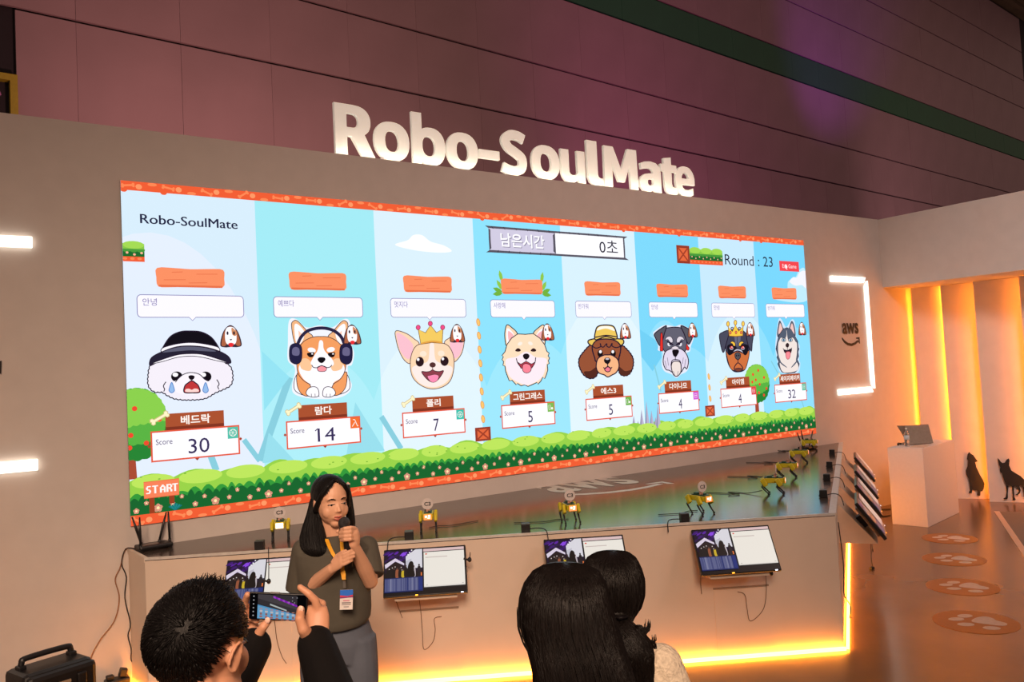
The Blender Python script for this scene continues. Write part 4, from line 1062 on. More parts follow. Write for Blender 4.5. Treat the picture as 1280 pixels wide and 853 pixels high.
for i in (2, 3): dup(r1, fr[i], AZ+(0.12 if i == 2 else 0.42), lb[i])
for i in range(4): dup(r1, rr[i], BZ+0.05, lr[i])
# power leads lying behind the robots
def cable(name, label, pts, r=0.004, m=None, cat='cable', group=None, n=8):
    b = MB(); b.tube(spline(pts, n), r, 6)
    return tag(b.build(name, m or M_cable), label, cat, group)
for i, (c, la) in enumerate(((fr[1], 'thin dark cable behind the second robot dog'), (fr[2], 'thin dark cable trailing left of the robot dog by the logo'), (fr[3], 'thin dark cable curling left of the robot dog by the black box'))):
    e = [ea*0.25-oa*0.10, -ea*0.28+oa*0.02, -ea*0.22+oa*0.06][i]
    q = c-oa*0.10
    cable('power_cable', la, [q+EZ*0.006, q+e*0.3+EZ*0.006-oa*0.02, q+e*0.7+EZ*0.006+oa*0.03, q+e*1.2+EZ*0.006, q+e*1.5+EZ*0.006-oa*0.02], 0.003)
for i in range(4):
    q = rr[i]-ob*0.12
    cable('power_cable', ['thin dark cable heap left of the nearest profile robot dog', 'dark cable behind the second profile robot dog', 'dark cable behind the third profile robot dog', 'dark cable behind the rearmost profile robot dog'][i],
          [q+EZ*0.03-ob*-0.02, q-ob*0.10+EZ*0.006, q-ob*0.2+eb*0.05+EZ*0.006, q-ob*0.26-eb*0.05+EZ*0.02, q-ob*0.16-eb*0.06+EZ*0.006, q-ob*0.34+EZ*0.006, q-ob*0.46+eb*0.02+EZ*0.006], 0.0035)

# ---- little black sensor boxes along the stage edges
def cube(label, c, rz):
    t = thing('sensor_box', label, 'box', c, rz, 'small black boxes along the stage edge')
    b = MB(); b.box((0, 0, 0.031), (0.062, 0.062, 0.062), bev=0.005); b.build('case', M_black, t)
    b = MB(); b.cyl((0, 0.031, 0.012), (0, 0.037, 0.012), 0.008, n=10); b.build('socket', M_rk, t)
    return t
c0 = None
cl = ['small black box on the stage edge above the monitor left of the speaker', 'small black box on the stage edge right of the speaker', 'small black box on the stage edge midway between two front monitors', 'small black box in front of a robot dog at the stage edge', 'nearest small black box on the right stage edge', 'second small black box on the right stage edge', 'third small black box on the right stage edge', 'farthest small black box on the right stage edge']
cubes = []
for i, (x, y) in enumerate(((321, 690), (510, 680), (660, 671), (881, 668), (1041, 622), (1044, 601), (1052, 584.5), (1060, 568.5))):
    c = onz(x, y, ST)
    if i < 4:      # keep clear of the edge
        k = (c-SA).dot(oa); c += oa*min(0, -0.06-k)
    else:
        k = (c-SB).dot(ob); c += ob*min(0, -0.10-k)
    cubes.append(c)
    rz = AZ if i < 4 else BZ
    if c0 is None: c0 = cube(cl[0], c, rz)
    else: dup(c0, c, rz, cl[i])

# ---- monitors hung along the stage faces
m_ = print_mat('monitor_picture', 0.95)
# glass in front of the picture: the more it is seen edge-on, the more room it mirrors
nt_ = m_.node_tree; em_ = [n for n in nt_.nodes if n.type == 'EMISSION'][0]; ou_ = [n for n in nt_.nodes if n.type == 'OUTPUT_MATERIAL'][0]
fr_ = nt_.nodes.new('ShaderNodeFresnel'); fr_.inputs[0].default_value = 1.6
gl_ = nt_.nodes.new('ShaderNodeBsdfGlossy'); gl_.inputs['Roughness'].default_value = 0.3
mx_ = nt_.nodes.new('ShaderNodeMixShader')
nt_.links.new(fr_.outputs[0], mx_.inputs[0]); nt_.links.new(em_.outputs[0], mx_.inputs[1]); nt_.links.new(gl_.outputs[0], mx_.inputs[2]); nt_.links.new(mx_.outputs[0], ou_.inputs[0])
M_bez = mat('monitor_bezel', (16, 15, 17), 0.35, noise=0.04)
M_wedge = mat('wedge_board', (206, 184, 164), 0.65, noise=0.02)
M_led1 = mat('amber_dot', (255, 180, 60), 0.4, emit=(255, 160, 40), estr=4)
M_led2 = mat('white_dot', (220, 230, 255), 0.4, emit=(220, 230, 255), estr=3)
MWD, MHT, TILT = 0.565, 0.340, 0.62
def monitor_art():
    Q = Print(eps=0.00008)
    # left half: a camera view of the hall over a blue activity strip; right half: a blank page
    Q.rect(0, 0, 100, 56, (8, 7, 12))
    Q.rect(0, 21, 47, 55.4, (24, 12, 40))
    rn = random.Random(11)
    for k in range(26): Q.ell(rn.uniform(2, 30), rn.uniform(42, 54), rn.uniform(1.5, 5), rn.uniform(0.6, 2), rn.choice([(60, 20, 110), (92, 34, 160), (44, 18, 76)]), 0.5, n=8)
    for k in range(7): Q.ell(23+rn.uniform(-3, 3), 49+rn.uniform(-1.5, 2.5), 2.5, 0.9, (140, 70, 230), 0.5, n=8)
    Q.poly([(26, 32), (26, 47), (38, 55.2), (46.5, 55.2), (46.5, 32)], (226, 224, 232)); Q.poly([(26, 32), (33, 32), (33, 44), (26, 41)], (200, 198, 210))
    for x, y in ((29, 49.5), (31, 52), (33.4, 55)): Q.ell(x, y-0.6, 0.9, 0.9, (250, 248, 255), n=8)
    Q.poly([(0, 38), (13, 45.5), (24, 38.5), (24, 36), (13, 41.5), (1, 33)], (226, 214, 232)); Q.poly([(2, 33), (13, 41), (23, 35.5), (23, 24), (2, 24)], (30, 18, 22))
    for k in range(9): Q.ell(rn.uniform(3, 22), rn.uniform(30, 35), 0.7, 0.7, (222, 214, 210), n=6)
    Q.rect(0, 21, 47, 27.5, (22, 14, 14))
    def man(x, y0, h, c, cl_): Q.blob([(x-1.9, y0), (x-2.1, y0+h*0.6), (x-1.2, y0+h*0.8), (x+1.2, y0+h*0.8), (x+2.1, y0+h*0.6), (x+1.9, y0)], c, n=3); Q.ell(x, y0+h*0.89, 1.1, 1.3, cl_, n=10)
    for x, h, c, d in ((4, 12, (14, 12, 14), (40, 28, 26)), (8, 13, (18, 15, 18), (30, 20, 20)), (11.5, 12, (10, 10, 12), (70, 50, 44)), (15.5, 12, (150, 84, 56), (90, 60, 50)), (19, 12, (16, 12, 14), (60, 40, 40)), (22.8, 10, (206, 176, 40), (70, 50, 40)), (26, 15, (18, 12, 14), (60, 34, 30)), (36, 14, (190, 180, 186), (110, 80, 76)), (42.5, 15.5, (26, 22, 30), (30, 22, 24))): man(x, 21.5, h, c, d)
    Q.blob([(28.5, 21.5), (28.5, 33), (30.5, 39), (33, 40.5), (35.5, 38), (36.2, 30), (37, 21.5)], (6, 5, 7), n=4)
    Q.rect(44.5, 22, 46, 26, (230, 120, 60))
    Q.rect(0, 3.6, 47, 21, (22, 38, 94)); Q.rect(0.8, 5, 41, 20, (92, 98, 140))
    for k in range(30): x = rn.uniform(1, 39); Q.rect(x, 5, x+rn.uniform(0.3, 1.4), 20, rn.choice([(62, 70, 120), (34, 50, 110), (120, 124, 158)]))
    Q.rect(41.6, 5, 46.2, 20, (24, 46, 120))
    Q.rect(48, 51.2, 99, 54.6, (226, 196, 196)); Q.rect(48, 50.6, 99, 51.2, (30, 28, 34))
    Q.rect(48.4, 7.4, 99, 50.3, (244, 238, 228))
    Q.ell(51.5, 48, 1.3, 0.9, (222, 80, 60), n=8); Q.rect(50.5, 43.2, 78, 44.2, (206, 190, 184)); Q.rect(48.4, 7.4, 99, 8.6, (224, 218, 212))
    Q.rect(51, 9.3, 53, 10.3, (200, 194, 190)); Q.rect(95, 9.3, 97, 10.3, (200, 194, 190))
    return Q
def monitor(label, loc, rz, gap=0.0):
    # local frame: X along the stage face, -Y outward, Z up, origin on the stage face
    t = thing('monitor', label, 'monitor', loc, rz, 'monitors hung along the stage')
    R = Matrix.Rotation(-TILT, 3, 'X')
    c = Vector((0, -0.17-gap, gap*0.45))
    b = MB(); b.box(c, (MWD, 0.028, MHT), R, bev=0.006); b.build('bezel', M_bez, t)
    b = MB(); b.box(c+R @ Vector((0, 0.022, 0)), (MWD*0.86, 0.03, MHT*0.8), R, bev=0.01); b.build('back_cover', mat('grey_back', (120, 108, 98), 0.5), t)
    q = monitor_art()
    q.build('picture', MATS['monitor_picture'], t, lambda x, y, l: c+R @ Vector(((x/100-0.5)*(MWD-0.016), -0.0145-l, (y/56-0.5)*(MHT-0.016))))
    for x, m in ((-0.06, M_led1), (0.245, M_led2)):
        b = MB(); b.box(c+R @ Vector((x, -0.014, -MHT/2+0.004)), (0.016, 0.004, 0.006), R); b.build('power_light', m, t)
    b = MB(); b.prism([(0, 0.14+gap*0.3), (-0.24-gap*0.6, -0.17+gap*0.2), (0, -0.17+gap*0.2)], (-0.21, 0, 0), (0, 1, 0), (0, 0, 1), (1, 0, 0), 0.42); b.build('wedge_mount', M_wedge, t)
    b = MB(); b.box(c+R @ Vector((0, 0.05+gap*0.25, 0)), (0.10, 0.05+gap*0.5, 0.10), R); b.build('mount_plate', M_rk, t)
    return t
MZ = 0.80
ml = ['wall monitor half hidden by the speaker and raised phone', 'wall monitor fully visible right of the speaker', 'wall monitor partly hidden behind the audience heads', 'wall monitor at the right end of the stage front',
      'nearest monitor seen edge-on on the right stage side', 'second monitor seen edge-on on the right stage side', 'third monitor seen edge-on on the right stage side', 'farthest monitor seen edge-on on the right stage side']
def on_front(px):
    # centre of the panel floats in front of the face
    p = onplane(px, 700, SA+oa*0.17, oa); return (p-SA).dot(ea)
mons = []
for i, px in enumerate((333, 531, 733, 920)):
    loc = SA+ea*on_front(px)+EZ*MZ
    mons.append(monitor(ml[i], loc, AZ) if i == 0 else dup(mons[0], loc, AZ, ml[i]))
for i in range(4):
    s = max(0.42, (cubes[4+i]-SB).dot(eb)+0.05)
    loc = SB+eb*s+EZ*MZ
    mons.append(monitor(ml[4], loc, BZ, 0.07) if i == 0 else dup(mons[4], loc, BZ, ml[4+i]))

# ---- thin leads below the monitors, and the little cameras dangling by them
def fpt(px, py, d=0.012): return onplane(px, py, SA+oa*d, oa)
cl2 = [('thin lead hanging below the monitor half hidden by the speaker', [(337, 748), (343, 776), (346, 800), (352, 820), (358, 830)]),
       ('lead hanging in a loop under the monitor right of the speaker', [(523, 742), (526, 765), (528, 790), (530, 812), (541, 803), (544, 788), (543, 774), (552, 771)]),
       ('short slanting lead at the left under the monitor right of the speaker', [(493, 744), (497, 757), (503, 773)]),
       ('long lead hanging in a loop under the right end monitor', [(957, 715), (958, 738), (955, 760), (945, 773), (937, 776), (934, 762), (931, 744), (922, 740)]),
       ('straight lead dropping from the left of the right end monitor', [(876, 716), (876, 730), (877, 743)])]
for la, p in cl2: cable('monitor_lead', la, [fpt(*q) for q in p], 0.0024, m=mat('brown_lead', (96, 68, 50), 0.6), group='thin leads under the monitors')
for k, (px, la) in enumerate(((510, 'short lead from the black box down to the monitor beside the speaker'), (660, 'short lead from the black box above the half hidden monitor'), (881, 'short lead from the black box above the right end monitor'))):
    c = cubes[k+1]; s = -1 if k != 1 else 1
    cable('box_lead', la, [c+EZ*0.02+ea*s*0.02, c+ea*s*0.10+EZ*0.02+oa*0.0, c+ea*s*0.14+oa*0.065+EZ*0.012, c+ea*s*0.15+oa*0.10-EZ*0.05], 0.004, group='leads from the boxes to the monitors')
for k in range(4):
    c = cubes[4+k]
    cable('box_lead', ['lead from the nearest black box over the right stage edge', 'lead from the second black box over the right stage edge', 'lead from the third black box over the right stage edge', 'lead from the farthest black box over the right stage edge'][k],
          [c+EZ*0.02+ob*0.02, c+ob*0.08+EZ*0.03, c+ob*0.125+EZ*0.012, c+ob*0.145-EZ*0.05+eb*0.03, c+ob*0.15-EZ*0.12+eb*0.04], 0.004, group='leads over the right stage edge')
cable('floor_lead', 'long lead dropping down the right stage face to the floor', [SB+eb*0.08+ob*0.015+EZ*0.9, SB+eb*0.12+ob*0.03+EZ*0.6, SB+eb*0.16+ob*0.02+EZ*0.36, SB+eb*0.05+ob*0.06+EZ*0.30, SB+eb*0.1+ob*0.05+EZ*0.2, SB+eb*0.24+ob*0.06+EZ*0.16], 0.004)
qn = onz(1090, 712, 0.0)
cable('floor_lead', 'thin lead hanging free to the floor beside the lit stage base', [qn+EZ*0.008+Vector((0.02, 0, 0)), qn+EZ*0.10, onz(1089, 690, 0.15), onz(1088, 668, 0.32), SB+eb*0.42+ob*0.24+EZ*0.62], 0.004)
b = MB(); b.box(qn+EZ*0.012, (0.05, 0.03, 0.024), bev=0.004); tag(b.build('plug', M_rk), 'small black plug lying on the floor right of the lit stage edge', 'plug')
def clipcam(label, p, hang):
    t = thing('clip_microphone', label, 'microphone', p, AZ, 'small clip-on microphones by the monitors')
    b = MB(); b.sph((0, 0, 0), (0.014, 0.014, 0.018), nu=10, nv=8); b.build('capsule', M_rk, t)
    b = MB(); b.box((-0.022, 0, 0.004), (0.04, 0.006, 0.012), Matrix.Rotation(0.3, 3, 'Y')); b.build('clip', M_rk, t)
    b = MB(); b.tube(spline([(0, 0, 0.015), (0.004, 0, hang*0.5), (0.006, 0.0, hang)], 5), 0.003, 6); b.build('lead', M_rk, t)
clipcam('small black clip-on microphone dangling over the half hidden monitor', fpt(336, 727, 0.34), 0.22)
clipcam('small black clip-on microphone at the right edge of the monitor beside the speaker', fpt(587, 700, 0.17), 0.05)
clipcam('small black clip-on microphone hanging under the right end monitor', fpt(964, 717, 0.16), 0.05)

# ---- routers
def router(label, c, rz, ant):
    t = thing('router', label, 'router', c, rz)
    b = MB(); b.box((0, 0, 0.024), (0.23, 0.15, 0.03), bev=0.01); b.build('case', M_black, t)
    b = MB(); b.box((-0.03, -0.01, 0.0395), (0.12, 0.08, 0.002)); b.build('badge_plate', mat('dark_brown_gloss', (70, 38, 24), 0.25), t)
    for x in (-0.1, 0.1):
        b = MB(); b.box((x, 0, 0.005), (0.03, 0.1, 0.01)); b.build('foot', M_black, t)
    for x, y, a, bb in ant:
        b = MB(); b.cyl((x, y, 0.02), (x, y, 0.05), 0.011, n=8); A = b.build('antenna', M_black, t)
        R = Matrix.Rotation(a, 3, 'Y') @ Matrix.Rotation(bb, 3, 'X'); e = R @ Vector((0, 0, 0.20))
        b = MB(); b.tube([(x, y, 0.045), Vector((x, y, 0.05))+e*0.5, Vector((x, y, 0.05))+e], [0.008, 0.010, 0.005], 8); b.build('blade', M_black, A)
    return t
router('black four-antenna router at the left end of the stage', (1.20, -0.13, ST), 0.12, [(-0.11, -0.06, 0.0, 0.0), (-0.07, 0.06, -0.28, 0.0), (0.06, 0.06, 0.28, 0.0), (0.12, 0.02, -0.02, 0.0)])
router('black router with spread antennas in the far right stage corner', (8.98, -0.14, ST), 0.1, [(-0.10, 0.02, -0.5, 0.0), (0.0, 0.05, -0.25, 0.0), (0.1, 0.03, 0.55, 0.0)])
cable('router_lead', 'wavy dark cable running down the wall from the left router', [Vector((1.09, -0.06, 0.985)), Vector((1.03, -0.02, 0.99)), onplane(152, 705, (0, -0.012, 0), EY), onplane(158, 722, (0, -0.012, 0), EY), onplane(156, 748, (0, -0.012, 0), EY), onplane(163, 780, (0, -0.012, 0), EY), onplane(160, 795, (0, -0.012, 0), EY), onplane(164, 812, (0, -0.012, 0), EY), onplane(164, 826, (0, -0.012, 0), EY), onplane(170, 831, (0, -0.012, 0), EY), onplane(170, 843, (0, -0.012, 0), EY)], 0.004, n=4)
cable('router_lead', 'pale thin cable hanging loose on the wall from the left router', [Vector((1.10, -0.045, 0.985)), Vector((1.03, -0.015, 0.985)), onplane(150, 710, (0, -0.012, 0), EY), onplane(144, 725, (0, -0.012, 0), EY), onplane(149, 748, (0, -0.012, 0), EY), onplane(143, 776, (0, -0.012, 0), EY), onplane(124, 802, (0, -0.012, 0), EY), onplane(113, 825, (0, -0.012, 0), EY), onplane(112, 850, (0, -0.012, 0), EY), Vector((0.72, -0.02, 0.01))], 0.004, m=mat('brown_cable', (150, 104, 72), 0.6))
# plug adapter at the foot of the stage
t = thing('power_adapter', 'dark power adapter in the amber glow at the left foot of the stage', 'adapter', (0.94, -0.07, 0.0))
b = MB(); b.box((0, 0, 0.05), (0.16, 0.09, 0.10), bev=0.01); b.build('case', M_rk, t)
b = MB(); b.box((0.04, 0, 0.13), (0.05, 0.05, 0.06), Matrix.Rotation(0.3, 3, 'Y'), bev=0.008); b.build('plug', M_rk, t)
b = MB(); b.box((-0.045, 0.0, 0.115), (0.05, 0.05, 0.03), bev=0.008); b.build('socket', M_rk, t)

# ---- black hard case at the left edge
M_case = mat('black_case', (18, 15, 14), 0.42, noise=0.08, scale=60, bump=0.05)
cpos = at(62, 845, 4.35); cpos.z = 0
t = thing('equipment_case', 'black hard equipment case with folding handle by the left wall', 'case', cpos, 0.34)
HC = 0.69
b = MB(); b.box((0, 0, HC/2), (0.36, 0.24, HC), bev=0.03); b.build('shell', M_case, t)
b = MB(); b.box((0, -0.135, HC/2), (0.355, 0.05, HC*0.98), bev=0.025); b.build('lid', M_case, t)
for x in (-0.09, 0.09):
    b = MB(); b.box((x, -0.165, HC*0.5), (0.05, 0.02, HC*0.86), bev=0.008); b.build('rib', M_case, t)
b = MB(); b.tube(spline([(-0.13, 0.03, HC-0.01), (-0.125, 0.03, HC+0.034), (-0.10, 0.03, HC+0.05), (0.10, 0.03, HC+0.05), (0.125, 0.03, HC+0.034), (0.13, 0.03, HC-0.01)], 5), 0.016, 8); b.build('handle', M_black, t)
for x in (-0.13, 0.13):
    b = MB(); b.box((x, 0.03, HC+0.005), (0.04, 0.05, 0.03), bev=0.006); b.build('handle_mount', M_black, t)
b = MB(); b.box((0.0, -0.162, HC-0.075), (0.07, 0.004, 0.016)); b.build('badge', mat('grey_badge', (150, 128, 106), 0.4), t)
for z in (0.5, 0.2):
    b = MB(); b.box((-0.185, -0.10, z), (0.02, 0.06, 0.07), bev=0.005); b.build('latch', M_black, t)
    b = MB(); b.box((0.185, -0.10, z), (0.02, 0.06, 0.07), bev=0.005); b.build('latch', M_black, t)

# ---- white plinth with laptop, bottle and papers
PH = 0.96
pc = (onz(1159, 656.6, 0)+onz(1154.4, 562.8, PH)); pc = Vector((pc.x/2, pc.y/2, 0))
pa = Vector((0.985, 0.17, 0)).normalized(); pb = Vector((-pa.y, pa.x, 0)); PRZ = math.atan2(pa.y, pa.x)
PL, PD = 1.17, 0.42
plinth = thing('plinth', 'tall white box plinth standing between the stage and the fins', 'plinth', pc, PRZ)
b = MB(); b.box((PL/2, PD/2, PH/2), (PL, PD, PH), bev=0.003); b.build('body', mat('white_laminate', (226, 216, 210), 0.5, noise=0.02), plinth)
def on_pl(u, v, z=PH): return pc+pa*u+pb*v+EZ*z
lt = thing('laptop', 'open grey laptop with propped screen on the white plinth', 'laptop', on_pl(0.50, 0.20), PRZ-0.62)
M_lap = mat('laptop_grey', (156, 146, 134), 0.4, metal=0.4)
b = MB(); b.box((0, 0.10, 0.008), (0.32, 0.22, 0.014), bev=0.004); b.build('base', M_lap, lt)
b = MB(); b.box((0, 0.10, 0.016), (0.27, 0.10, 0.002)); b.build('keyboard', M_rk, lt)
R = Matrix.Rotation(-0.42, 3, 'X')
R = Matrix.Rotation(-0.30, 3, 'X')
b = MB(); b.box(Vector((0, 0.0, 0.128)), (0.33, 0.010, 0.25), R, bev=0.003); b.build('screen_lid', M_lap, lt)
R2 = Matrix.Rotation(-0.55, 3, 'X')
b = MB(); b.prism([(-0.25, 0.235), (-0.02, 0.225), (0.02, 0.0), (-0.10, 0.0)], (0, 0.10, 0.016), (1, 0, 0), (0, -0.1, 1), (0, 1, 0), 0.006); b.build('stand_wing', M_lap, lt)
bt = thing('water_bottle', 'clear plastic water bottle on the white plinth', 'bottle', on_pl(0.23, 0.26))
prof = [(0.0, 0.028), (0.02, 0.031), (0.08, 0.031), (0.10, 0.029), (0.15, 0.031), (0.175, 0.024), (0.20, 0.012), (0.215, 0.012)]
b = MB(); b.tube([(0, 0, z) for z, r in prof], [r for z, r in prof], 16); b.build('bottle_body', mat('clear_plastic', (240, 240, 240), 0.08, trans=0.9, noise=0.0), bt)
b = MB(); b.tube([(0, 0, 0.085), (0, 0, 0.135)], [0.0318, 0.0318], 16); b.build('bottle_label', mat('pale_label', (206, 214, 220), 0.5), bt)
b = MB(); b.box((0.018, -0.027, 0.112), (0.014, 0.004, 0.014)); b.build('label_mark', mat('green_mark', (60, 130, 70), 0.5), bt)
b = MB(); b.cyl((0, 0, 0.214), (0, 0, 0.23), 0.0135, n=14); b.build('bottle_cap', mat('white_cap', (232, 226, 214), 0.5), bt)
def sheet(name, label, cat, u, v, du, dv2, rz, m, h=0.002):
    b = MB(); b.box(on_pl(u, v, PH+h/2+0.0005), (du, dv2, h), Matrix.Rotation(PRZ+rz, 3, 'Z')); return tag(b.build(name, m), label, cat)
sheet('paper_sheet', 'pale folder lying open at the left front of the plinth', 'paper', 0.22, 0.11, 0.26, 0.16, 0.1, mat('pale_folder', (220, 196, 172), 0.7), 0.006)
sheet('paper_sheet', 'brown leaflet lying right of the laptop on the plinth', 'paper', 0.80, 0.30, 0.18, 0.12, -0.3, mat('brown_leaflet', (190, 130, 104), 0.6))
b = MB(); b.tube(spline([on_pl(0.27, 0.385, PH+0.014), on_pl(0.31, 0.395, PH+0.024), on_pl(0.35, 0.39, PH+0.018), on_pl(0.38, 0.395, PH+0.014)], 5), 0.013, 8); tag(b.build('cable_bundle', M_rk), 'small black cable bundle behind the laptop on the plinth', 'cable')
cable('plinth_lead', 'dark leads on the floor between the stage and the plinth', [onz(1088, 633.5, 0.007), onz(1098, 636.5, 0.007), onz(1108, 637, 0.007), onz(1113, 636.5, 0.007)], 0.007)
cable('plinth_lead', 'lower dark lead reaching the foot of the plinth', [onz(1088, 641, 0.007), onz(1097, 645, 0.007), onz(1106, 645.5, 0.007), onz(1113, 644, 0.007)], 0.007)
# ================================================================== PEOPLE
M_skin = mat('skin', (216, 164, 132), 0.5, noise=0.04, scale=12)
M_skinm = mat('skin_tan', (200, 144, 112), 0.5, noise=0.04, scale=12)
M_lip = mat('lip', (168, 84, 76), 0.45)
M_eyew = mat('eye_white', (214, 200, 190), 0.3)
M_iris = mat('dark_iris', (30, 20, 18), 0.2)
M_nail = mat('nail', (232, 190, 172), 0.35)
M_hair = mat('black_hair', (13, 11, 11), 0.5, spec=0.2, noise=0.35, scale=60, nscale=(3, 3, 0.25), bump=0.25)
M_hairb = mat('brown_black_hair', (15, 10, 8), 0.48, spec=0.22, noise=0.45, scale=60, nscale=(3, 3, 0.2), bump=0.25)
M_tee = mat('olive_grey_cotton', (76, 72, 62), 0.85, noise=0.06, scale=14, bump=0.15)
M_trouser = mat('blue_grey_trouser', (88, 94, 106), 0.85, noise=0.06, scale=14, bump=0.15)
M_jacket = mat('black_jacket', (14, 12, 12), 0.8, spec=0.2, noise=0.08, scale=20, bump=0.1)
M_knit = mat('dark_knit', (44, 38, 38), 0.9, noise=0.1, scale=60, bump=0.3)
M_fleece = mat('cream_fleece', (226, 210, 186), 0.95, noise=0.16, scale=90, bump=1.0)
M_jean = mat('dark_jean', (40, 44, 58), 0.85)
M_shoe = mat('dark_shoe', (32, 30, 32), 0.6)
M_lany = mat('yellow_lanyard', (226, 162, 30), 0.6)

RH = Vector((CR.x, CR.y, 0)).normalized()
FH = Vector((CF.x, CF.y, 0)).normalized()
def fuse(mb, vox, it=2, fac=0.5):
    me = bpy.data.meshes.new('fuse'); me.from_pydata(mb.v, [], mb.f)
    o = bpy.data.objects.new('fuse', me); COL.objects.link(o)
    r = o.modifiers.new('r', 'REMESH'); r.mode = 'VOXEL'; r.voxel_size = vox; r.use_smooth_shade = True
    if it:
        s = o.modifiers.new('s', 'SMOOTH'); s.factor = fac; s.iterations = it
    dg = bpy.context.evaluated_depsgraph_get()
    ev = o.evaluated_get(dg); m2 = ev.to_mesh()
    n = MB()
    co = np.empty(len(m2.vertices)*3, 'f'); m2.vertices.foreach_get('co', co)
    n.v = [tuple(x) for x in co.reshape(-1, 3).tolist()]
    n.f = [tuple(p.vertices) for p in m2.polygons]; n.sm = [True]*len(n.f)
    ev.to_mesh_clear(); bpy.data.objects.remove(o); bpy.data.meshes.remove(me)
    return n
def merge(dst, src, M):
    return dst.add([M @ Vector(v) for v in src.v], src.f, True)
def limb(mb, pts, r, n=12):
    mb.tube(pts, r, n)
    for p, q in zip(pts, r): mb.sph(p, q, nu=12, nv=8)
    return mb
def basis(face, origin, up=Vector((0, 0, 1))):
    y = Vector(face).normalized(); x = y.cross(up).normalized(); z = x.cross(y)
    return Matrix(((x.x, y.x, z.x, origin.x), (x.y, y.y, z.y, origin.y), (x.z, y.z, z.z, origin.z), (0, 0, 0, 1)))
def head_mb(fem=False):
    """head in its own frame: X right, Y forward, Z up, chin -0.112, crown 0.112"""
    h = MB()
    h.sph((0, -0.014, 0.028), (0.074, 0.092, 0.084), nu=24, nv=16)
    if fem:
        h.sph((0, 0.016, -0.024), (0.065, 0.070, 0.080), nu=20, nv=14)
        h.sph((0, 0.048, -0.088), (0.026, 0.026, 0.022))
        for s in (-1, 1):
            h.sph((s*0.033, 0.044, -0.034), (0.030, 0.030, 0.034))
            h.sph((s*0.009, 0.083, -0.029), 0.0065)
            h.sph((s*0.075, -0.010, -0.008), (0.008, 0.018, 0.031), Matrix.Rotation(-s*0.25, 3, 'Z'))
        h.sph((0, 0.058, 0.024), (0.050, 0.020, 0.022))
        h.tube([(0, 0.074, 0.006), (0, 0.085, -0.012), (0, 0.092, -0.025)], [0.006, 0.0075, 0.0090], 10); h.sph((0, 0.091, -0.025), 0.0092)
        h.sph((0, 0.072, -0.058), (0.026, 0.013, 0.016))
        return h
    h.sph((0, 0.018, -0.028), (0.060, 0.066, 0.078), nu=20, nv=14)
    h.sph((0, 0.052, -0.088), (0.028, 0.026, 0.024))
    for s in (-1, 1):
        h.sph((s*0.036, 0.046, -0.024), (0.026, 0.028, 0.030))
        h.sph((s*0.046, 0.014, -0.064), (0.018, 0.040, 0.026))
        h.sph((s*0.010, 0.088, -0.030), 0.0075)
        h.sph((s*0.076, -0.012, -0.010), (0.007, 0.014, 0.025), Matrix.Rotation(-s*0.3, 3, 'Z'))
    for s in (-1, 1):
        h.tube([(s*(0.083+0.004*math.sin(a)), -0.018-0.015*math.cos(a+0.3), -0.008+0.025*math.sin(a)) for a in (k*PI/8-0.5 for k in range(13))], 0.0038, 8)
    h.sph((0, 0.064, 0.022), (0.046, 0.016, 0.012))
    h.tube([(0, 0.076, 0.012), (0, 0.090, -0.010), (0, 0.099, -0.026)], [0.007, 0.0085, 0.0105], 10); h.sph((0, 0.098, -0.026), 0.0105)
    h.sph((0, 0.074, -0.058), (0.026, 0.012, 0.016))
    return h
def face_bits(root, M, lips=True):
    def put(mb, nm, m): n = MB(); merge(n, mb, M); return n.build(nm, m, root, world=True)
    for s in (-1, 1):
        b = MB(); b.sph((s*0.030, 0.0705, 0.002), (0.0135, 0.0085, 0.0036), Matrix.Rotation(-s*0.22, 3, 'Z')); e = put(b, 'eye', M_eyew)
        b = MB(); b.sph((s*0.031, 0.0780, 0.001), (0.005, 0.003, 0.0034)); put(b, 'iris', M_iris)
        b = MB(); b.tube(spline([(s*0.014, 0.0775, 0.003), (s*0.024, 0.0810, 0.0052), (s*0.036, 0.0785, 0.0052), (s*0.047, 0.0700, 0.002)], 4), [0.0013]*13, 6); put(b, 'lash_line', M_iris)
        b = MB(); b.tube(spline([(s*0.013, 0.0815, 0.024), (s*0.028, 0.0805, 0.029), (s*0.047, 0.0690, 0.023)], 4), [0.0016, 0.002, 0.0023, 0.0025, 0.0026, 0.0026, 0.0022, 0.0016, 0.001], 6); put(b, 'eyebrow', M_hair)
    b = MB()
    b.tube(spline([(-0.022, 0.073, -0.058), (-0.009, 0.0855, -0.0535), (0, 0.0865, -0.0555), (0.009, 0.0855, -0.0535), (0.022, 0.073, -0.058)], 4), [0.0015]+[0.0035]*15+[0.0015], 8)
    b.tube(spline([(-0.020, 0.073, -0.0605), (-0.008, 0.0835, -0.0655), (0.008, 0.0835, -0.0655), (0.020, 0.073, -0.0605)], 4), [0.0015]+[0.0042]*11+[0.0015], 8)
    put(b, 'lips', M_lip)
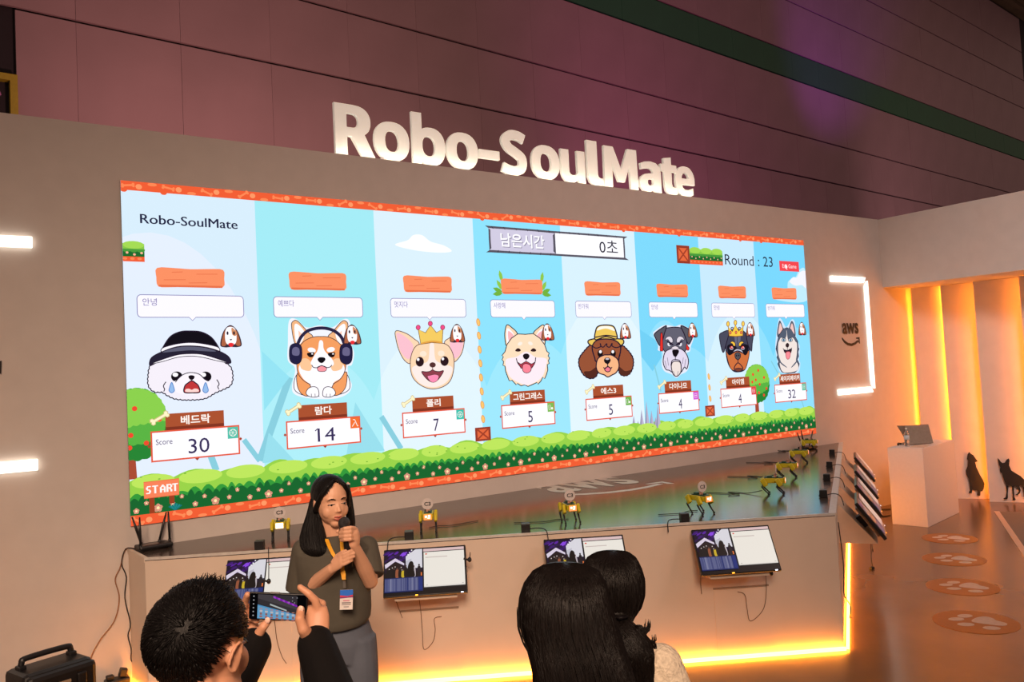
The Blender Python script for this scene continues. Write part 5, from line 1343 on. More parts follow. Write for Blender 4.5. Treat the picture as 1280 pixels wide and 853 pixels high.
def rel_hand(mb, wrist, dF, dT, pal, s=1.0, curl=(0.5, 0.6, 0.65, 0.7)):
    """relaxed hand: dF finger direction, dT thumb side, pal palm-facing direction"""
    w = Vector(wrist); dF = dF.normalized(); dT = dT.normalized(); pal = pal.normalized()
    mb.rings([(w+dF*u*s, dT*a*s, pal*c*s) for u, a, c in ((-0.02, 0.024, 0.02), (0.01, 0.028, 0.02), (0.05, 0.04, 0.018), (0.085, 0.043, 0.016), (0.1, 0.036, 0.010))], n=14)
    for k in range(4):
        p = w+(dF*0.088+dT*(0.031-0.0205*k))*s; a = 0.0; pts = [p-dF*0.02*s, p]; L = [(0.042, 0.026, 0.021), (0.046, 0.03, 0.022), (0.042, 0.028, 0.021), (0.033, 0.021, 0.018)][k]
        for q in L:
            a += curl[k]*0.8
            p = p+(dF*math.cos(a)+pal*math.sin(a))*q*s; pts.append(p)
        limb(mb, pts, [x*s for x in (0.0095, 0.009, 0.0085, 0.0078, 0.0068)], 8)
    p = w+(dF*0.02+dT*0.022)*s
    limb(mb, [p, p+(dT*0.026+dF*0.03+pal*0.014)*s, p+(dT*0.036+dF*0.06+pal*0.022)*s, p+(dT*0.036+dF*0.086+pal*0.028)*s], [x*s for x in (0.015, 0.012, 0.0095, 0.008)], 8)

def figure(name, label, foot, face, H, head_c, hface, J=None, top=M_jacket, pants=M_jean, skin=M_skin, vox=0.0045, hands=True, loose=0.012, bodice=None, smooth_it=2, extra=None, sleeve=1.0, fem=True):
    """standing person; J overrides joints in world space"""
    root = thing(name, label, 'person', (foot.x, foot.y, 0), 0)
    y = Vector(face).normalized(); x = y.cross(EZ); k = H/1.70
    o = Vector((foot.x, foot.y, 0))
    def L(a, b2, c): return o+x*a*k+y*b2*k+EZ*c*k
    j = dict(pel=L(0, 0, 0.93), waist=L(0, 0.005, 1.08), chest=L(0, 0.01, 1.27), nb=L(0, -0.015, 1.43), shR=L(0.165, -0.01, 1.385), shL=L(-0.165, -0.01, 1.385), elR=L(0.215, -0.03, 1.11), elL=L(-0.215, -0.03, 1.11), wrR=L(0.21, 0.06, 0.88), wrL=L(-0.21, 0.06, 0.88))
    for s, n in ((1, 'R'), (-1, 'L')): j['hip'+n] = L(s*0.085, 0, 0.90); j['kn'+n] = L(s*0.09, 0.015, 0.49); j['an'+n] = L(s*0.095, -0.02, 0.085)
    if J: j.update(J)
    M = basis(hface, head_c)
    def torso(mb, g, lo=0.86, flat=1.0):
        ax = (j['shR']-j['shL']).normalized(); az = (j['nb']-j['pel']).normalized(); ay = az.cross(ax)*-1
        w = (j['shR']-j['shL']).length/2
        P_ = lambda t: j['pel'].lerp(j['nb'], t)
        mb.rings([(P_(-0.12), ax*0.15*k+ax*g, ay*0.105*k+ay*g), (P_(0.0), ax*0.165*k+ax*g, ay*0.12*k+ay*g), (P_(0.3), ax*0.135*k+ax*g, ay*0.105*k+ay*g), (P_(0.62), ax*0.15*k+ax*g, ay*0.12*k+ay*g), (P_(0.8), ax*(w*0.98)+ax*g, ay*0.11*k+ay*g), (P_(0.92), ax*(w*0.85), ay*0.085*k), (P_(1.0), ax*0.055*k, ay*0.055*k)], n=24)
    body = MB()
    torso(body, 0)
    hd = head_mb(fem); merge(body, hd, M)
    limb(body, [j['nb']-EZ*0.02, head_c+M.to_3x3() @ Vector((0, -0.022, -0.06))], [0.056*k, 0.052*k], 14)
    for n in 'RL':
        limb(body, [j['sh'+n], j['sh'+n].lerp(j['el'+n], 0.5), j['el'+n]], [0.048*k, 0.043*k, 0.036*k])
        limb(body, [j['el'+n], j['el'+n].lerp(j['wr'+n], 0.35), j['wr'+n]], [0.036*k, 0.037*k, 0.025*k])
        limb(body, [j['hip'+n], j['kn'+n], j['an'+n]], [0.08*k, 0.055*k, 0.036*k])
        limb(body, [j['an'+n]-EZ*0.03, j['an'+n]+y*0.08-EZ*0.045, j['an'+n]+y*0.16-EZ*0.052], [0.034, 0.032, 0.025])
        if hands:
            d = (j['wr'+n]-j['el'+n]).normalized(); inw = (x if n == 'L' else -x); dT = (y-d*y.dot(d)).normalized(); inw = (inw-d*inw.dot(d)).normalized()
            rel_hand(body, j['wr'+n], d, dT, inw, 0.95*k)
    if extra: extra(body, j)
    fuse(body, vox, smooth_it).build('body', skin, root, world=True)
    sh = MB()
    if bodice: bodice(sh, j)
    else: torso(sh, loose+0.008)
    sl = (0.060, 0.054, 0.048, 0.047, 0.038)
    for n in 'RL':
        e = j['el'+n]; wv = j['wr'+n]
        if sleeve > 0.9: limb(sh, [j['sh'+n], j['sh'+n].lerp(e, 0.5), e, e.lerp(wv, 0.4), e.lerp(wv, 0.97)], [q*k+loose*0.4 for q in sl])
        else: sh.tube([j['sh'+n], j['sh'+n].lerp(e, 0.5), j['sh'+n].lerp(e, sleeve)], [0.054*k, 0.056*k+loose*0.6, 0.054*k+loose*1.2], 14); sh.sph(j['sh'+n], 0.054*k)
    fuse(sh, 0.006, 3).build('top', top, root, world=True)
    tr = MB()
    for n in 'RL':
        g = 0.02
        tr.tube([j['hip'+n]+EZ*0.06, j['hip'+n]-EZ*0.06, j['kn'+n], j['an'+n]+EZ*0.02], [0.088*k+g*0.4, 0.09*k+g*0.5, 0.07*k+g, 0.062*k+g], 16)
    ax = x; tr.rings([(j['pel']+EZ*0.10, ax*0.15*k, y*0.115*k), (j['pel'], ax*0.178*k, y*0.135*k), (j['pel']-EZ*0.09, ax*0.175*k, y*0.125*k)], n=24)
    fuse(tr, 0.008, 3).build('trousers', pants, root, world=True)
    for n in 'RL':
        s_ = MB(); p = j['an'+n]
        s_.sph(Vector((p.x, p.y, 0.042))+y*0.055, (0.046, 0.13, 0.044), Matrix.Rotation(math.atan2(-y.x, y.y), 3, 'Z'))
        s_.tube([Vector((p.x, p.y, 0.04)), Vector((p.x, p.y, 0.10))], [0.044, 0.04], 12)
        q = fuse(s_, 0.006, 2); q.v = [(v[0], v[1], max(v[2], 0.0)) for v in q.v]; q.build('shoe', M_shoe, root, world=True)
    return root, j, M

def px_rings(rows, n=28):
    """rows: (y, left, right, depth, half thickness) in photo pixels and metres"""
    out = []
    for y, l, r, d, t in rows:
        a, b2 = at(l, y, d), at(r, y, d); out.append(((a+b2)/2, (b2-a)/2, FH*t))
    return out
def ring_strands(mb, rings, count, r0, lo=0.0, hi=1.0, a0=0.0, a1=2*PI, jit=0.06, lift=1.015, seed=1, wave=0.0):
    rn = random.Random(seed)
    C_ = [Vector(c) for c, _, _ in rings]; m = len(rings)
    def ev(t, a, sc):
        f = min(max(t, 0), 0.9999)*(m-1); i = int(f); u = f-i
        c = C_[i].lerp(C_[i+1], u); ax = Vector(rings[i][1]).lerp(Vector(rings[i+1][1]), u); ay = Vector(rings[i][2]).lerp(Vector(rings[i+1][2]), u)
        return c+(ax*math.cos(a)+ay*math.sin(a))*sc
    for k in range(count):
        a = a0+(a1-a0)*rn.random(); t0 = lo+(hi-lo)*0.25*rn.random()**2; t1 = lo+(hi-lo)*(0.75+0.25*rn.random())
        n = 12; ph = rn.random()*6; da = rn.gauss(0, jit); sc = lift+0.012*rn.random()
        pts = [ev(t0+(t1-t0)*q/(n-1), a+da*q/(n-1)+wave*math.sin(ph+q*0.9), sc+(0.02*wave*math.sin(q*1.3+ph) if wave else 0)) for q in range(n)]
        rr = r0*(0.7+0.6*rn.random())
        mb.tube(pts, [rr*0.4]+[rr]*(n-3)+[rr*0.7, rr*0.25], 4)

# ---------------------------------------------------------------- the speaker
D0 = 3.75
def q_(x, y, dd=0.0): return at(x, y, D0+dd)
yaw = 0.36
pf = (-FH*math.cos(yaw)+RH*math.sin(yaw))            # chest direction, turned to picture right
hyaw = 0.62
hf = (-FH*math.cos(hyaw)+RH*math.sin(hyaw)-EZ*0.10)
foot = q_(423, 800); foot = Vector((foot.x, foot.y, 0))
hc = q_(414, 627, 0.0)
J = dict(shR=q_(379, 688, -0.04), shL=q_(459, 684, 0.07), elR=q_(374, 745, -0.02), elL=q_(463, 727, -0.02), wrR=q_(415, 711, -0.19), wrL=q_(441, 680, -0.17), nb=q_(417, 671, 0.03), pel=q_(421, 800, 0.02), chest=q_(420, 712, 0.0))
mic0, mic1 = q_(430, 653, -0.165), q_(437.5, 709, -0.195)
def speaker_hands(b, j):
    md = (mic1-mic0).normalized()
    # upper hand: back of the hand at the right, fingers wrapped round to the left, thumb up
    limb(b, [j['wrL'], q_(441, 672, -0.17)], [0.024, 0.027], 10)
    b.rings([(q_(444, 681, -0.165), RH*0.020, FH*0.02), (q_(443, 674, -0.17), RH*0.026, FH*0.028), (q_(441.5, 666, -0.175), RH*0.026, FH*0.03), (q_(441, 660, -0.17), RH*0.02, FH*0.022)], n=14)
    for y0, y1, xt in ((660.5, 661.5, 427), (665.5, 666, 425), (670.5, 671, 425), (675, 675.5, 427)):
        limb(b, [q_(443, y0, -0.185), q_(438, y0-0.6, -0.212), q_(431, y1-0.5, -0.212), q_(xt, y1+0.6, -0.190)], [0.0095, 0.0092, 0.0088, 0.0078], 8)
    limb(b, [q_(440, 668, -0.15), q_(432, 663.5, -0.135), q_(425, 663.5, -0.155), q_(421.8, 664.5, -0.175)], [0.013, 0.011, 0.0095, 0.008], 8)
    # lower hand laid over the foot of the microphone, fingers pointing right
    b.rings([(q_(412, 712.5, -0.19), EZ*0.022, FH*0.018), (q_(419, 706.5, -0.205), EZ*0.031, FH*0.017), (q_(426, 701.5, -0.218), EZ*0.034, FH*0.015), (q_(429, 699.5, -0.22), EZ*0.030, FH*0.010)], n=14)
    for ya, yb, xb in ((692.5, 688.5, 440), (696.5, 691.8, 442.5), (701, 696, 442.5), (705.5, 700.6, 440)):
        limb(b, [q_(424, ya+2.5, -0.215), q_(430, ya, -0.226), q_(436, (ya+yb)/2-0.3, -0.226), q_(xb, yb, -0.214)], [0.0095, 0.009, 0.0083, 0.0072], 8)
    limb(b, [q_(417, 703, -0.20), q_(422, 695, -0.205), q_(428, 690.5, -0.205), q_(432, 689, -0.20)], [0.013, 0.0105, 0.009, 0.0078], 8)
def speaker_top(s, j):
    ax = j['shR']-j['shL']; ax = Vector((ax.x, ax.y, 0)).normalized(); ay = Vector((-ax.y, ax.x, 0))
    def R_(y, l, r, t, dd=0.0):
        a, b2 = q_(l, y, dd), q_(r, y, dd); w = (b2-a).length/2
        return ((a+b2)/2, ax*w*1.03, ay*t)
    s.rings([R_(668, 405, 429, 0.060, 0.03), R_(673, 396, 438, 0.072, 0.025), R_(679, 379, 455, 0.085, 0.02), R_(687, 370, 464, 0.10), R_(700, 370, 465, 0.115), R_(718, 372, 463, 0.122), R_(740, 373, 462, 0.125), R_(762, 373, 463, 0.130), R_(774, 376, 462, 0.132), R_(780, 381, 458, 0.128), R_(782, 386, 453, 0.12)], n=32)
sp, spj, spM = figure('person', 'standing speaker with long black hair, olive-grey tee and microphone', foot, pf, 1.64, hc, hf, J, top=M_tee, pants=M_trouser, vox=0.0036, hands=False, loose=0.012, bodice=speaker_top, extra=speaker_hands, sleeve=0.86)
face_bits(sp, spM)
# her hair
hv = MB()
def hl(a, b2, c): return spM @ Vector((a, b2, c))
sh_ = MB(); sh_.sph((0, -0.032, 0.034), (0.082, 0.092, 0.088), nu=28, nv=18); n_ = MB(); merge(n_, sh_, spM)
hv.v, hv.f, hv.sm = n_.v, n_.f, n_.sm
for s in (1, -1):
    # front curtains from the parting down past the temple
    limb(hv, [hl(s*0.008, 0.048, 0.106), hl(s*0.040, 0.058, 0.084), hl(s*0.064, 0.044, 0.046), hl(s*0.074, 0.020, 0.004), hl(s*0.079, 0.004, -0.03)], [0.007, 0.011, 0.012, 0.012, 0.014], 10)
left = px_rings([(606, 396, 418, 3.78, 0.03), (622, 389, 405, 3.77, 0.045), (640, 385, 402, 3.76, 0.055), (658, 379, 404, 3.73, 0.06), (672, 375, 407, 3.70, 0.055), (684, 376, 408, 3.67, 0.045), (692, 382, 407, 3.655, 0.03), (697, 390, 404, 3.65, 0.012)], 20)
right = px_rings([(606, 424, 437, 3.80, 0.03), (622, 432, 439.5, 3.82, 0.03), (640, 434, 442, 3.83, 0.04), (654, 432, 443.5, 3.83, 0.04), (664, 428, 443, 3.84, 0.035), (670, 428, 440, 3.85, 0.02)], 20)
hv.rings(left, n=20); hv.rings(right, n=20)
hb = fuse(hv, 0.005, 3)
def arch(v): return 0.80-0.95*abs(v.x+0.06)**1.4
tmp = MB(); tmp.sph((0, 0, 0), 1.0, nu=72, nv=48); keep = []
for f in tmp.f:
    c = (sum((Vector(tmp.v[i]) for i in f), Vector())/len(f)).normalized()
    if (c.y > 0.02 and c.z < arch(c)) or c.z < -0.7: continue
    keep.append(f)
hb.add([spM @ Vector((v[0]*0.0815, -0.012+v[1]*0.0995, 0.030+v[2]*0.0915)) for v in tmp.v], keep, True)
ring_strands(hb, left, 160, 0.0016, 0.1, 1.0, lift=1.0, seed=3); ring_strands(hb, right, 70, 0.0015, 0.1, 1.0, lift=1.0, seed=4)
hb.build('hair', M_hair, sp, world=True)
# lanyard and badge
neckl, neckr = q_(405, 672, -0.085), q_(428, 672, -0.075)
jn = q_(430, 725, -0.168)
for a, mid, nm in ((q_(408, 674, -0.06), q_(415, 690, -0.122), 'lanyard_strap'), (q_(427, 674, -0.065), q_(428.5, 695, -0.128), 'lanyard_strap')):
    b = MB(); pts = spline([a, mid, q_(428, 712, -0.155), jn], 6); vs = []; fs = []
    for i, p in enumerate(pts): vs += [p-RH*0.0085, p+RH*0.0085, p+RH*0.0085-FH*0.002, p-RH*0.0085-FH*0.002]
    for i in range(len(pts)-1):
        for k in range(4): fs.append((i*4+k, i*4+(k+1) % 4, i*4+4+(k+1) % 4, i*4+4+k))
    b.add(vs, fs); b.build(nm, M_lany, sp, world=True)
b = MB(); b.box(q_(430.5, 731, -0.170), (0.012, 0.006, 0.03), Matrix.Rotation(-YAW, 3, 'Z')); b.build('badge_clip', mat('steel_clip', (180, 178, 170), 0.3, metal=0.9), sp, world=True)
Rb = Matrix.Rotation(-YAW+0.15, 3, 'Z') @ Matrix.Rotation(0.06, 3, 'Y')
bc = q_(433, 750, -0.178)
b = MB(); b.box(bc, (0.056, 0.003, 0.086), Rb); b.build('badge_card', mat('white_card', (226, 220, 216), 0.4), sp, world=True)
print_mat('badge_print', 0)
Q = Print(eps=0.0001); Q.rect(0, 20, 20, 30, (40, 110, 214)); Q.poly([(0, 17), (20, 18.5), (20, 22.5), (12, 20.5), (0, 22)], (206, 60, 80)); Q.poly([(0, 17), (20, 18.5), (20, 20), (0, 19)], (120, 50, 120))
Q.rect(5, 12.8, 15, 14.4, (206, 120, 140)); Q.rect(3, 9.6, 17, 11.2, (120, 112, 116)); Q.rect(3, 7, 17, 8.4, (150, 142, 146)); Q.rect(6, 3.6, 14, 5, (150, 142, 146))
inv = MW[sp.name].inverted()
Q.build('badge_picture', MATS['badge_print'], sp, lambda x, y, l: inv @ (bc+Rb @ Vector(((x/20-0.5)*0.056, -0.0016-l, (y/30-0.5)*0.086))))
# microphone in her hands
mt = thing('microphone', 'black handheld microphone held to the speaker\'s mouth', 'microphone', tuple(mic1), 0)
md = (mic1-mic0).normalized()
b = MB(); b.tube([mic0+md*0.022, mic0+md*0.05, mic1], [0.019, 0.0165, 0.0125], 16); b.build('handle', M_black, mt, world=True)
b = MB(); b.sph(mic0+md*0.004, (0.026, 0.026, 0.027), nu=20, nv=14); b.build('grille', mat('mic_grille', (34, 33, 36), 0.5, noise=0.4, scale=400, bump=0.6), mt, world=True)
b = MB(); b.tube([mic0+md*0.020, mic0+md*0.027], [0.0255, 0.0245], 18); b.build('grille_ring', mat('dark_ring', (70, 70, 74), 0.35, metal=0.6), mt, world=True)

# ---------------------------------------------------------------- man filming with a phone
DM = 1.42
def m_(x, y, d=DM): return at(x, y, d)
hcm = m_(251, 812)
vray = Vector((ray(250, 800).x, ray(250, 800).y, 0)).normalized(); vr = Vector((vray.y, -vray.x, 0))
mf = vray*math.cos(0.66)+vr*math.sin(0.66)-EZ*0.16
bf = vray*math.cos(0.30)+vr*math.sin(0.30)
shc = hcm-Vector((bf.x, bf.y, 0))*0.03-EZ*0.27
sx = bf.cross(EZ).normalized()
pc_ = at(348, 758.5, 2.05)               # centre of the phone
ex_ = (at(384, 744.5, 2.05)-at(312, 741.5, 2.05)).normalized()
ey_ = (at(314, 741, 2.05)-at(318, 774, 2.05)); ey_ = (ey_-ex_*ey_.dot(ex_)).normalized(); ez_ = ex_.cross(ey_)   # towards the camera
if ez_.dot(CF) > 0: ez_ = -ez_
def ph(u, v, w=0.0): return pc_+ex_*u+ey_*v+ez_*w
J = dict(nb=shc+EZ*0.055+Vector((bf.x, bf.y, 0))*0.0, shR=shc+sx*0.185, shL=shc-sx*0.185, pel=Vector((shc.x, shc.y, 0.95)), chest=shc-EZ*0.15,
         elR=m_(440, 945, 1.72), elL=m_(250, 925, 1.80), wrR=m_(394, 803, 2.02), wrL=m_(318, 806, 2.06))
def man_hands(b, j):
    # right hand: thumb across the screen, forefinger hooked over the top edge, the rest behind
    b.rings([(m_(394, 808, 2.015), ex_*0.029, ez_*0.022), (m_(394, 796, 2.03), ex_*0.033, ez_*0.022), (m_(395, 782, 2.045), ex_*0.034, ez_*0.021), (m_(396, 768, 2.055), ex_*0.032, ez_*0.018), (m_(396, 758, 2.06), ex_*0.026, ez_*0.015)], n=16)
    limb(b, [m_(399, 768, 2.055), m_(394, 751, 2.05), m_(386, 742.5, 2.045), m_(375, 734.5, 2.05)], [0.0125, 0.0110, 0.0098, 0.0085], 10)
    limb(b, [m_(402, 766, 2.065), m_(403, 755, 2.085), m_(393, 750, 2.10), m_(380, 752, 2.10)], [0.0120, 0.0105, 0.0095, 0.0085], 10)
    limb(b, [m_(402, 773, 2.065), m_(402, 763, 2.09), m_(393, 760, 2.10), m_(381, 762, 2.10)], [0.0120, 0.0105, 0.0095, 0.0085], 10)
    limb(b, [m_(401, 780, 2.065), m_(400, 772, 2.09), m_(392, 770, 2.10), m_(383, 771, 2.10)], [0.0110, 0.0095, 0.0085, 0.0075], 10)
    limb(b, [m_(386, 796, 2.01), m_(379, 787, 1.985), m_(374.5, 774, 1.985), m_(376, 762.5, 2.01)], [0.0200, 0.0145, 0.0125, 0.0105], 10)
    # left hand: fingers behind the other end, thumb below
    b.rings([(m_(318, 808, 2.06), ex_*0.026, ez_*0.02), (m_(315, 798, 2.085), ex_*0.030, ez_*0.02), (m_(311, 786, 2.10), ex_*0.030, ez_*0.018), (m_(309, 776, 2.105), ex_*0.025, ez_*0.014)], n=16)
    limb(b, [m_(306, 776, 2.10), m_(304, 762, 2.10), m_(307, 751, 2.09), m_(309.5, 743.5, 2.075)], [0.0115, 0.0105, 0.0095, 0.0085], 10)
    limb(b, [m_(308, 776, 2.11), m_(307, 765, 2.12), m_(314, 757, 2.115), m_(324, 755, 2.105)], [0.0115, 0.0105, 0.0095, 0.0085], 10)
    limb(b, [m_(310, 780, 2.11), m_(310, 771, 2.12), m_(318, 765, 2.115), m_(326, 764, 2.105)], [0.0115, 0.0105, 0.0095, 0.0085], 10)
    limb(b, [m_(312, 786, 2.105), m_(309, 776, 2.085), m_(314, 773, 2.075), m_(321, 777, 2.07)], [0.0110, 0.0098, 0.0088, 0.0078], 10)
    limb(b, [m_(317, 803, 2.06), m_(322, 795, 2.045), m_(329, 784, 2.04), m_(335.5, 776.5, 2.05)], [0.0165, 0.0135, 0.0115, 0.0095], 10)
mn, mj, mM = figure('person', 'man in black jacket with short black hair filming with a phone', Vector((shc.x, shc.y, 0)), bf, 1.77, hcm, mf, J, top=M_jacket, pants=M_jean, skin=M_skinm, vox=0.0038, hands=False, extra=man_hands, loose=0.02, fem=False)
face_bits(mn, mM)
b = MB(); b.sph(m_(376, 762, 1.998), (0.0075, 0.0035, 0.009), Matrix.Rotation(-YAW, 3, 'Z'), nu=10, nv=8); b.build('thumbnail', M_nail, mn, world=True)
b = MB(); b.sph(m_(334.5, 776, 2.038), (0.0075, 0.0035, 0.008), Matrix.Rotation(-YAW, 3, 'Z'), nu=10, nv=8); b.build('thumbnail', M_nail, mn, world=True)
# short hair whorling out from the crown
cc = Vector((0, -0.014, 0.028)); rr_ = Vector((0.078, 0.096, 0.088))
minv = mM.inverted()
def whorl_dir():
    # where the sight line to the crown spot meets the scalp
    o_ = minv @ CAM; d_ = (minv.to_3x3() @ ray(229, 788)).normalized()
    oo = Vector(((o_.x-cc.x)/rr_.x, (o_.y-cc.y)/rr_.y, (o_.z-cc.z)/rr_.z)); dd = Vector((d_.x/rr_.x, d_.y/rr_.y, d_.z/rr_.z))
    A_, B_, C_ = dd.dot(dd), oo.dot(dd), oo.dot(oo)-1
    ds = B_*B_-A_*C_
    return (oo+dd*((-B_-math.sqrt(max(ds, 0)))/A_)).normalized()
wv = whorl_dir()
def hairy(v):
    if v.y > 0.40 and v.z < 0.45: return False
    if v.z < -0.80: return False
    if -0.42 < v.y < 0.10 and v.z < 0.0: return False
    if v.y >= 0.10 and v.z < -0.05: return False
    return True
cap = MB(); tmp = MB(); tmp.sph((0, 0, 0), 1.0, nu=64, nv=40)
keep = []
for f in tmp.f:
    c = sum((Vector(tmp.v[i]) for i in f), Vector())/len(f)
    if hairy(c.normalized()) and (c.normalized()-wv).length > 0.035: keep.append(f)
cap.add([mM @ (cc+Vector((v[0]*rr_.x, v[1]*rr_.y, v[2]*rr_.z))) for v in tmp.v], keep, True)
rn = random.Random(5)
for k in range(6500):
    v = Vector((rn.gauss(0, 1), rn.gauss(0, 1), rn.gauss(0, 1))).normalized()
    if not hairy(v): continue
    dist = (v-wv).length
    if dist < 0.055: continue
    t = (v-wv); t = (t-v*t.dot(v)).normalized(); sw = v.cross(t)
    t = (t+sw*0.55*math.exp(-dist*1.5)+Vector((rn.gauss(0, .2), rn.gauss(0, .2), rn.gauss(0, .2)))).normalized()
    L_ = 0.22+0.16*rn.random()
    lift = 0.012+0.035*rn.random()
    if v.z > 0.75 and v.y > -0.35: lift += 0.07*rn.random(); L_ += 0.06
    if v.z < -0.25: L_ *= 0.5
    pts = []
    for s in range(4):
        u = s/3; p = (v+t*L_*u).normalized()*(1.0+lift*u**0.8)
        pts.append(mM @ (cc+Vector((p.x*rr_.x, p.y*rr_.y, p.z*rr_.z))))
    r = 0.0010+0.0007*rn.random()
    cap.tube(pts, [r, r, r*0.8, r*0.25], 3)
# a tuft standing up at the front
for k in range(60):
    v = Vector((rn.uniform(-0.28, 0.42), rn.uniform(0.05, 0.45), 0.95)).normalized()
    d = Vector((rn.gauss(0.1, .35), rn.gauss(0.2, .35), 1)).normalized()
    p0_ = Vector((v.x*rr_.x, v.y*rr_.y, v.z*rr_.z))+cc
    e = 0.006+0.012*rn.random()
    cap.tube([mM @ p0_, mM @ (p0_+d*e*0.6), mM @ (p0_+d*e+Vector((rn.gauss(0, .006), 0, 0)))], [0.0016, 0.0012, 0.0003], 3)
cap.build('hair', M_hair, mn, world=True)
# phone
pt = thing('phone', 'black smartphone held sideways, filming the LED wall', 'phone', tuple(pc_), 0)
Rm = Matrix((ex_, -ez_, ey_)).transposed()
PWD, PHT = 0.148, 0.070
b = MB(); b.box(pc_, (PWD, 0.009, PHT), Rm, bev=0.004); b.build('case', M_black, pt, world=True)
b = MB(); b.box(ph(-0.01, PHT/2, 0.0), (0.024, 0.004, 0.002), Rm); b.build('side_button', mat('grey_button', (140, 136, 132), 0.4), pt, world=True)
b = MB(); b.box(ph(-0.055, 0.018, -0.006), (0.024, 0.004, 0.024), Rm, bev=0.002); b.build('camera_module', M_rk, pt, world=True)
print_mat('phone_picture', 0.62)
Q = Print(eps=0.00004); Q.rect(0, 0, 100, 47, (10, 9, 12)); Q.rect(14, 1.5, 84, 45.5, (60, 56, 60))
Q.poly([(14, 45.5), (14, 30), (84, 8), (84, 45.5)], (66, 60, 64)); Q.poly([(14, 45.5), (34, 45.5), (84, 28), (84, 20), (14, 38)], (84, 78, 82))
for k in range(10): Q.ell(44+k*4.2, 41-k*1.5, 3.4, 1.9, (150, 40, 200) if k % 2 else (190, 80, 230), -0.5, n=10)
Q.poly([(14, 27), (84, 11), (84, 1.5), (14, 1.5)], (96, 168, 224)); Q.poly([(14, 25), (84, 9.5), (84, 1.5), (14, 1.5)], (122, 190, 238))
Q.poly([(36, 29.5), (66, 19), (66, 16.5), (36, 26.5)], (206, 216, 214))
for k in range(7):
    x = 18+k*9.6; y = 14.5-k*0.9; Q.rect(x, y-1.0, x+5, y+2.6, (226, 220, 224)); Q.ell(x+2.5, y-4, 2.1, 2.4, (176, 120, 112), n=10); Q.rect(x, y-10.5, x+5, y-7.6, (196, 120, 110))
    Q.rect(x, y+4.6, x+4.6, y+6, (232, 150, 130))
for y in (42, 35, 28, 21, 14, 7): Q.ell(7, y, 1.3, 1.3, (190, 190, 196), n=10)
for x, y in ((76, 42), (84, 42), (76, 36), (70, 34), (80, 33)): Q.ell(x, y, 0.9, 0.9, (190, 190, 196), n=8)
Q.ell(91, 23, 3.2, 3.2, (214, 214, 218), n=16)
inv = MW[pt.name].inverted()
Q.build('screen', MATS['phone_picture'], pt, lambda x, y, l: inv @ ph((x/100-0.5)*(PWD-0.006), (y/47-0.5)*(PHT-0.005), 0.0047+l))

# ---------------------------------------------------------------- woman with long straight hair, seen from behind
DW = 1.65
wc = at(706, 782, DW)
vray = Vector((ray(705, 771).x, ray(705, 771).y, 0)).normalized(); vr = Vector((vray.y, -vray.x, 0))
wf = vray*math.cos(-0.30)+vr*math.sin(-0.30)
nb_ = wc-EZ*0.155-wf*0.02
wsx = wf.cross(EZ)
wn_, wj, wM = figure('person', 'woman with long straight dark hair seen from behind', Vector((nb_.x, nb_.y, 0)), wf, 1.68, wc, wf, dict(nb=nb_), top=M_knit, pants=M_jean, vox=0.005)
face_bits(wn_, wM)
hr = px_rings([(704.5, 703, 711, 1.65, 0.003), (705, 694, 720, 1.65, 0.016), (707.5, 680, 734, 1.65, 0.040), (715, 667, 748, 1.65, 0.070), (730, 656, 757, 1.648, 0.098), (748, 650, 762, 1.645, 0.108), (770, 648, 767, 1.64, 0.110), (792, 653, 774, 1.625, 0.100), (815, 662, 782, 1.60, 0.085), (850, 668, 793, 1.575, 0.065), (900, 672, 800, 1.56, 0.050), (960, 680, 800, 1.56, 0.035), (990, 690, 790, 1.57, 0.015)])
hv = MB(); hv.rings(hr, n=40)
hb = fuse(hv, 0.006, 2)
ring_strands(hb, hr, 900, 0.0013, 0.0, 1.0, a0=PI*0.95, a1=PI*2.05, jit=0.05, lift=0.998, seed=8)
fl_ = px_rings([(760, 646, 652, 1.60, 0.01), (785, 647, 652, 1.59, 0.01), (805, 654, 657, 1.585, 0.008), (822, 664, 667, 1.58, 0.006), (834, 669, 671, 1.578, 0.004)])
ring_strands(hb, fl_, 16, 0.0011, 0.0, 1.0, jit=0.2, seed=9)
hb.build('hair', M_hairb, wn_, world=True)

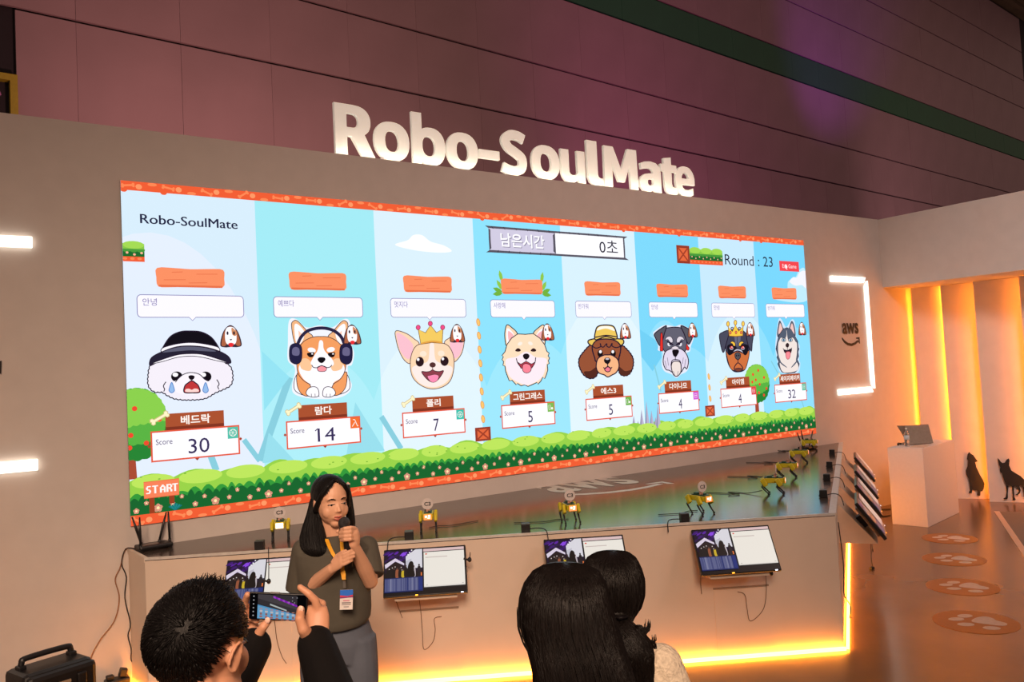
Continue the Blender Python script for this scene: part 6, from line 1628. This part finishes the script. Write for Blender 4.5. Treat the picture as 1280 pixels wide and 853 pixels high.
# ---------------------------------------------------------------- woman with wavy low ponytail and cream fleece
DP = 2.25
uc = at(765, 747, DP)
uray = Vector((ray(765, 738).x, ray(765, 738).y, 0)).normalized(); ur = Vector((uray.y, -uray.x, 0))
uf = uray*math.cos(-0.15)+ur*math.sin(-0.15)
nb_ = uc-EZ*0.155-uf*0.02
usx = uf.cross(EZ)
un_, uj, uM = figure('person', 'woman with wavy low ponytail and cream fleece top, half hidden', Vector((nb_.x, nb_.y, 0)), uf, 1.62, uc, uf, dict(nb=nb_-EZ*0.01, shR=nb_+usx*0.122-EZ*0.035, shL=nb_-usx*0.150-EZ*0.075), top=M_fleece, pants=M_jean, vox=0.005, loose=0.012)
face_bits(un_, uM)
hr = px_rings([(689, 763, 770, 2.25, 0.003), (689.6, 754, 778, 2.25, 0.018), (691.5, 746, 786, 2.25, 0.042), (698, 735, 795, 2.25, 0.075), (710, 728, 801, 2.25, 0.10), (724, 725, 805, 2.25, 0.108), (742, 726, 805, 2.245, 0.105), (756, 731, 801, 2.24, 0.095), (768, 745, 793, 2.22, 0.075), (778, 758, 789, 2.18, 0.05), (784, 764, 784, 2.17, 0.02)])
pr = px_rings([(766, 766, 780, 2.16, 0.015), (774, 763, 786, 2.14, 0.03), (786, 764, 798, 2.12, 0.045), (800, 766, 812, 2.11, 0.05), (816, 770, 817, 2.10, 0.05), (836, 774, 817, 2.10, 0.045), (856, 778, 816, 2.10, 0.04), (890, 780, 812, 2.10, 0.035), (930, 786, 806, 2.11, 0.015)])
hv = MB(); hv.rings(hr, n=36); hv.rings(pr, n=28)
hb = fuse(hv, 0.006, 2)
ring_strands(hb, hr, 420, 0.0015, 0.0, 0.98, a0=PI*0.9, a1=PI*2.1, jit=0.35, lift=0.998, seed=12)
ring_strands(hb, pr, 420, 0.0018, 0.0, 1.0, jit=0.5, lift=1.0, seed=13, wave=0.35)
rn = random.Random(21)
for k in range(34):     # curls flicking out to the right
    y = rn.uniform(778, 800); a = at(792, y+6, 2.11); x1 = 809+rn.uniform(-4, 5) if k < 18 else 817+rn.uniform(-3, 3); y1 = 777+rn.uniform(-3, 5) if k < 18 else 797+rn.uniform(-4, 6)
    hb.tube(spline([a, at(800+rn.uniform(-2, 2), y+4, 2.10), at(x1-1, y1+9, 2.10), at(x1, y1, 2.10)], 4), [0.002]*8+[0.0017, 0.0014, 0.0011, 0.0008, 0.0004], 4)
hb.build('hair', M_hairb, un_, world=True)
b = MB(); c_ = at(775, 772, 2.125); b.tube([at(768, 771, 2.13), at(775, 773, 2.105), at(784, 772, 2.12)], [0.004, 0.0055, 0.004], 10); b.build('hair_tie', mat('dark_hair_tie', (20, 16, 18), 0.5, spec=0.1), un_, world=True)
bpy.data.objects.remove(_to)
